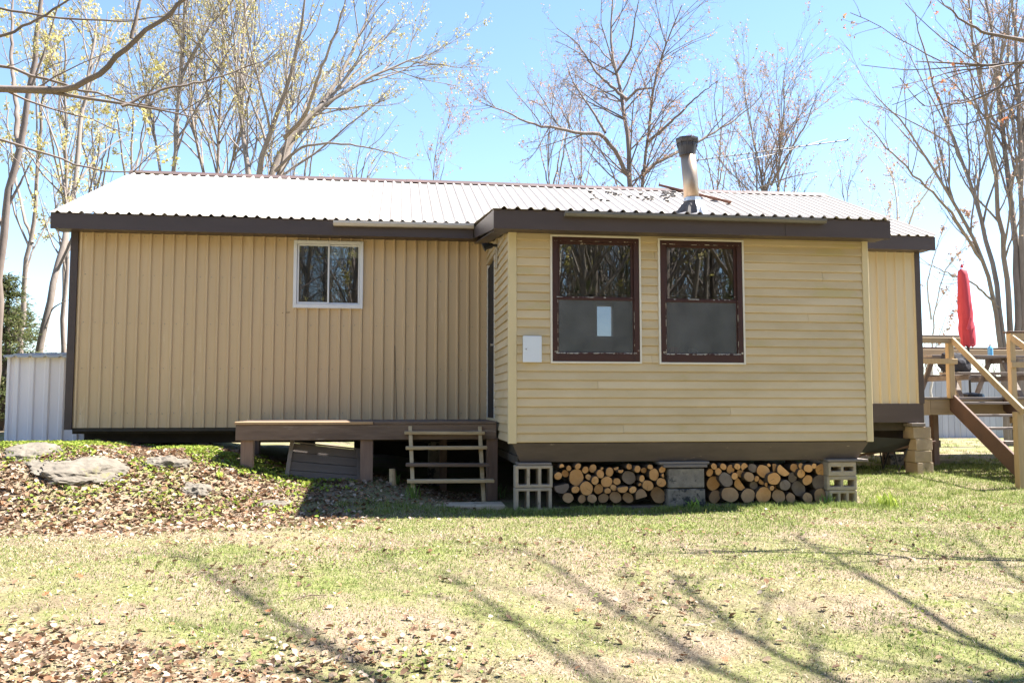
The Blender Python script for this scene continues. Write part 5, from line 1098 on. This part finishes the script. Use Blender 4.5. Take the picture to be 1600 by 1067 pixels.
tag(raw_mesh('leaf_litter', V, Fc, 'leaf', cc), 'dry brown leaf litter over the mound and the lawn corner', 'leaves', None, 'stuff')
g = np.random.default_rng(15); x = g.uniform(-5, 8.5, 26000); y = 3 + 7.2 * g.uniform(0, 1, 26000) ** 1.2; k = (x < .8 * y + .8) & (x > -.46 * y - 1) & ~((x > 1.2) & (y > 9.7)) & (g.uniform(0, 1, 26000) < .3 + .9 * vnoise(x, y, .7, 73)); x, y = x[k], y[k]; n = len(x)
V, Fc, cc = leaves(x, y, g.uniform(.006, .016, n), np.array([(.14, .09, .035), (.2, .12, .07), (.42, .34, .26), (.05, .035, .025)])[g.integers(0, 4, n)], g, .014, .7); tag(raw_mesh('leaf_crumbs', V, Fc, 'leaf', cc), 'crumbs of broken leaves and bark sprinkled through the lawn', 'leaves', None, 'stuff')
cl = g.uniform(0, 1, (150, 2)) * np.array([9.5, 5.6]) + np.array([-1.5, 4.2]); cl = cl[(cl[:, 0] < .8 * cl[:, 1] + .5) & (g.uniform(0, 1, 150) < .25 + .75 * sm((cl[:, 0] - 1) / 4))]; i = g.integers(0, len(cl), 1300); p = cl[i] + g.normal(0, .13, (1300, 2)); k = ~((p[:, 0] > 1.2) & (p[:, 1] > 9.7)); x, y = p[k, 0], p[k, 1]; n = len(x)
V, Fc, cc = leaves(x, y, g.uniform(.014, .034, n), np.array([(.17, .22, .045), (.22, .26, .065), (.14, .18, .04)])[g.integers(0, 3, n)], g, .025, .6); tag(raw_mesh('lawn_weeds', V, Fc, 'grass', cc), 'small broad-leaved weeds dotted through the lawn', 'plants', None, 'stuff')
# ground cover on the mound
g = np.random.default_rng(14); N = 34000; x = g.uniform(-7, .2, N); y = g.uniform(8.8, 12.3, N); d = sm((vnoise(x, y, .55, 81) * .65 + vnoise(x, y, .18, 82) * .35 - .46) / .1) * sm((y - 9.0) / .8) * sm((.0 - x) / 1.2) * (.25 + .75 * sm((y - 10.3) / .8)); k = g.uniform(0, 1, N) < d; x, y = x[k], y[k]; n = len(x)
V, Fc, cc = leaves(x, y, g.uniform(.022, .05, n), np.array([(.20, .26, .035), (.16, .23, .035), (.27, .30, .06)])[g.integers(0, 3, n)] * g.uniform(.8, 1.2, (n, 1)), g, .035, .6)
tag(raw_mesh('ground_cover', V, Fc, 'grass', cc), 'low yellow-green leafy ground cover on the mound', 'plants', None, 'stuff')
# single larger leaves on the lawn
def leaf_mesh(seed, col):
    g = random.Random(seed); n = 22; vs = [(0, 0, .006)]
    for k in range(n):
        a = k * math.tau / n; r = 1 - .42 * (k % 4 == 2) - .2 * (k % 2) + g.uniform(-.1, .1); r *= 1 + .35 * math.cos(a); vs.append((r * math.cos(a), r * .8 * math.sin(a), .28 * abs(math.sin(a)) ** 1.5 + .12 * math.cos(2 * a) + g.uniform(0, .12)))
    me = bpy.data.meshes.new('fallen_leaf'); me.from_pydata(vs, [], [(0, 1 + k, 1 + (k + 1) % n) for k in range(n)]); me.materials.append(MATS[col]); return me
mat('leaf_rust', (.27, .11, .04), (.18, .075, .03), 30, .7); mat('leaf_tan', (.36, .27, .18), (.26, .19, .12), 30, .7); mat('leaf_brown', (.20, .11, .06), (.13, .07, .04), 30, .7)
LM = [(leaf_mesh(s, m_), m_) for s, m_ in ((1, 'leaf_rust'), (2, 'leaf_rust'), (3, 'leaf_tan'), (4, 'leaf_tan'), (5, 'leaf_brown'), (6, 'leaf_brown'))]
lab = {'leaf_rust': 'single rust-orange lobed leaf fallen on the thin lawn', 'leaf_tan': 'single pale tan lobed leaf fallen on the thin lawn', 'leaf_brown': 'single dark brown curled leaf fallen on the thin lawn'}
gR = random.Random(9); LP = [(455, 886), (1505 - 755, 845), (1040 - 510, 932), (270, 980), (485 + 0, 900), (1042, 898), (1135, 945), (1550, 1055), (1065, 1030), (1085, 945), (875, 830), (1415, 915), (1290, 955), (345, 868), (690, 995), (830, 912), (960, 930), (1180, 890), (1480, 935), (735, 928), (205, 1045), (420, 1040), (560, 1020), (640, 930), (655, 855)]
LP += [(gR.uniform(60, 1580), gR.uniform(815, 1050)) for _ in range(55)]
for px, py in LP:
    p = ground_at(px, py); me, m_ = LM[gR.randrange(6)]; o = link('fallen_leaf', me, None, (p.x, p.y, hz(p.x, p.y) + .018)); s_ = gR.uniform(.017, .033); o.scale = (s_, s_, s_); o.rotation_euler = (gR.uniform(-.4, .4), gR.uniform(-.4, .4), gR.uniform(0, 6.28)); tag(o, lab[m_], 'leaf', m_.replace('leaf_', '') + ' leaves on the lawn')
# weeds and a lily clump
def clump(px, py, n, h, wd, label, col, seed, name='weed', spread=.1):
    p = ground_at(px, py); g = np.random.default_rng(seed); x = p.x + g.normal(0, spread * .4, n); y = p.y + g.normal(0, spread * .4, n)
    V, Fc, cc = blades(x, y, g.uniform(.6, 1.1, n) * h, np.full(n, wd), g.uniform(.15, .7, n), np.array(col) * g.uniform(.8, 1.2, (n, 1)), g); b = np.array([p.x, p.y, hz(p.x, p.y)])
    o = raw_mesh(name, V - b, Fc, 'grass', cc, loc=tuple(b)); return tag(o, label, 'plant')
clump(1386, 792, 60, .22, .016, 'fresh clump of broad lily blades in the lawn right of the last pier', (.34, .42, .08), 1, 'lily_clump', .22)
clump(618, 756, 26, .20, .014, 'weed tuft beside the short stake under the platform', (.13, .2, .05), 2); clump(646, 778, 30, .2, .014, 'weed tuft at the left foot of the open steps', (.15, .23, .05), 3)
clump(776, 778, 30, .24, .016, 'weed tuft between the open steps and the two-block pier', (.12, .2, .06), 4); clump(1085, 795, 16, .16, .03, 'broad-leaved weed in front of the dark middle pier', (.24, .36, .07), 5)
clump(1292, 790, 26, .18, .012, 'grass tuft at the foot of the three-block pier', (.22, .34, .07), 6); clump(345, 745, 12, .1, .03, 'small leafy weed among the litter by the platform post', (.33, .42, .07), 7)
# fallen sticks
for k, (a, b) in enumerate((((455, 940), (510, 932)), ((262, 872), (300, 876)))):
    p, q = ground_at(*a), ground_at(*b); m_ = (p + q) / 2; o = MB().tube([(p.x, p.y, hz(p.x, p.y) + .01), (m_.x, m_.y + .02, hz(m_.x, m_.y) + .02), (q.x, q.y, hz(q.x, q.y) + .01)], [.004, .004, .002], 6).build('fallen_stick', 'bark_log'); tag(o, 'thin dry twig lying on the bare patch of the lawn', 'stick', 'sticks on the lawn')
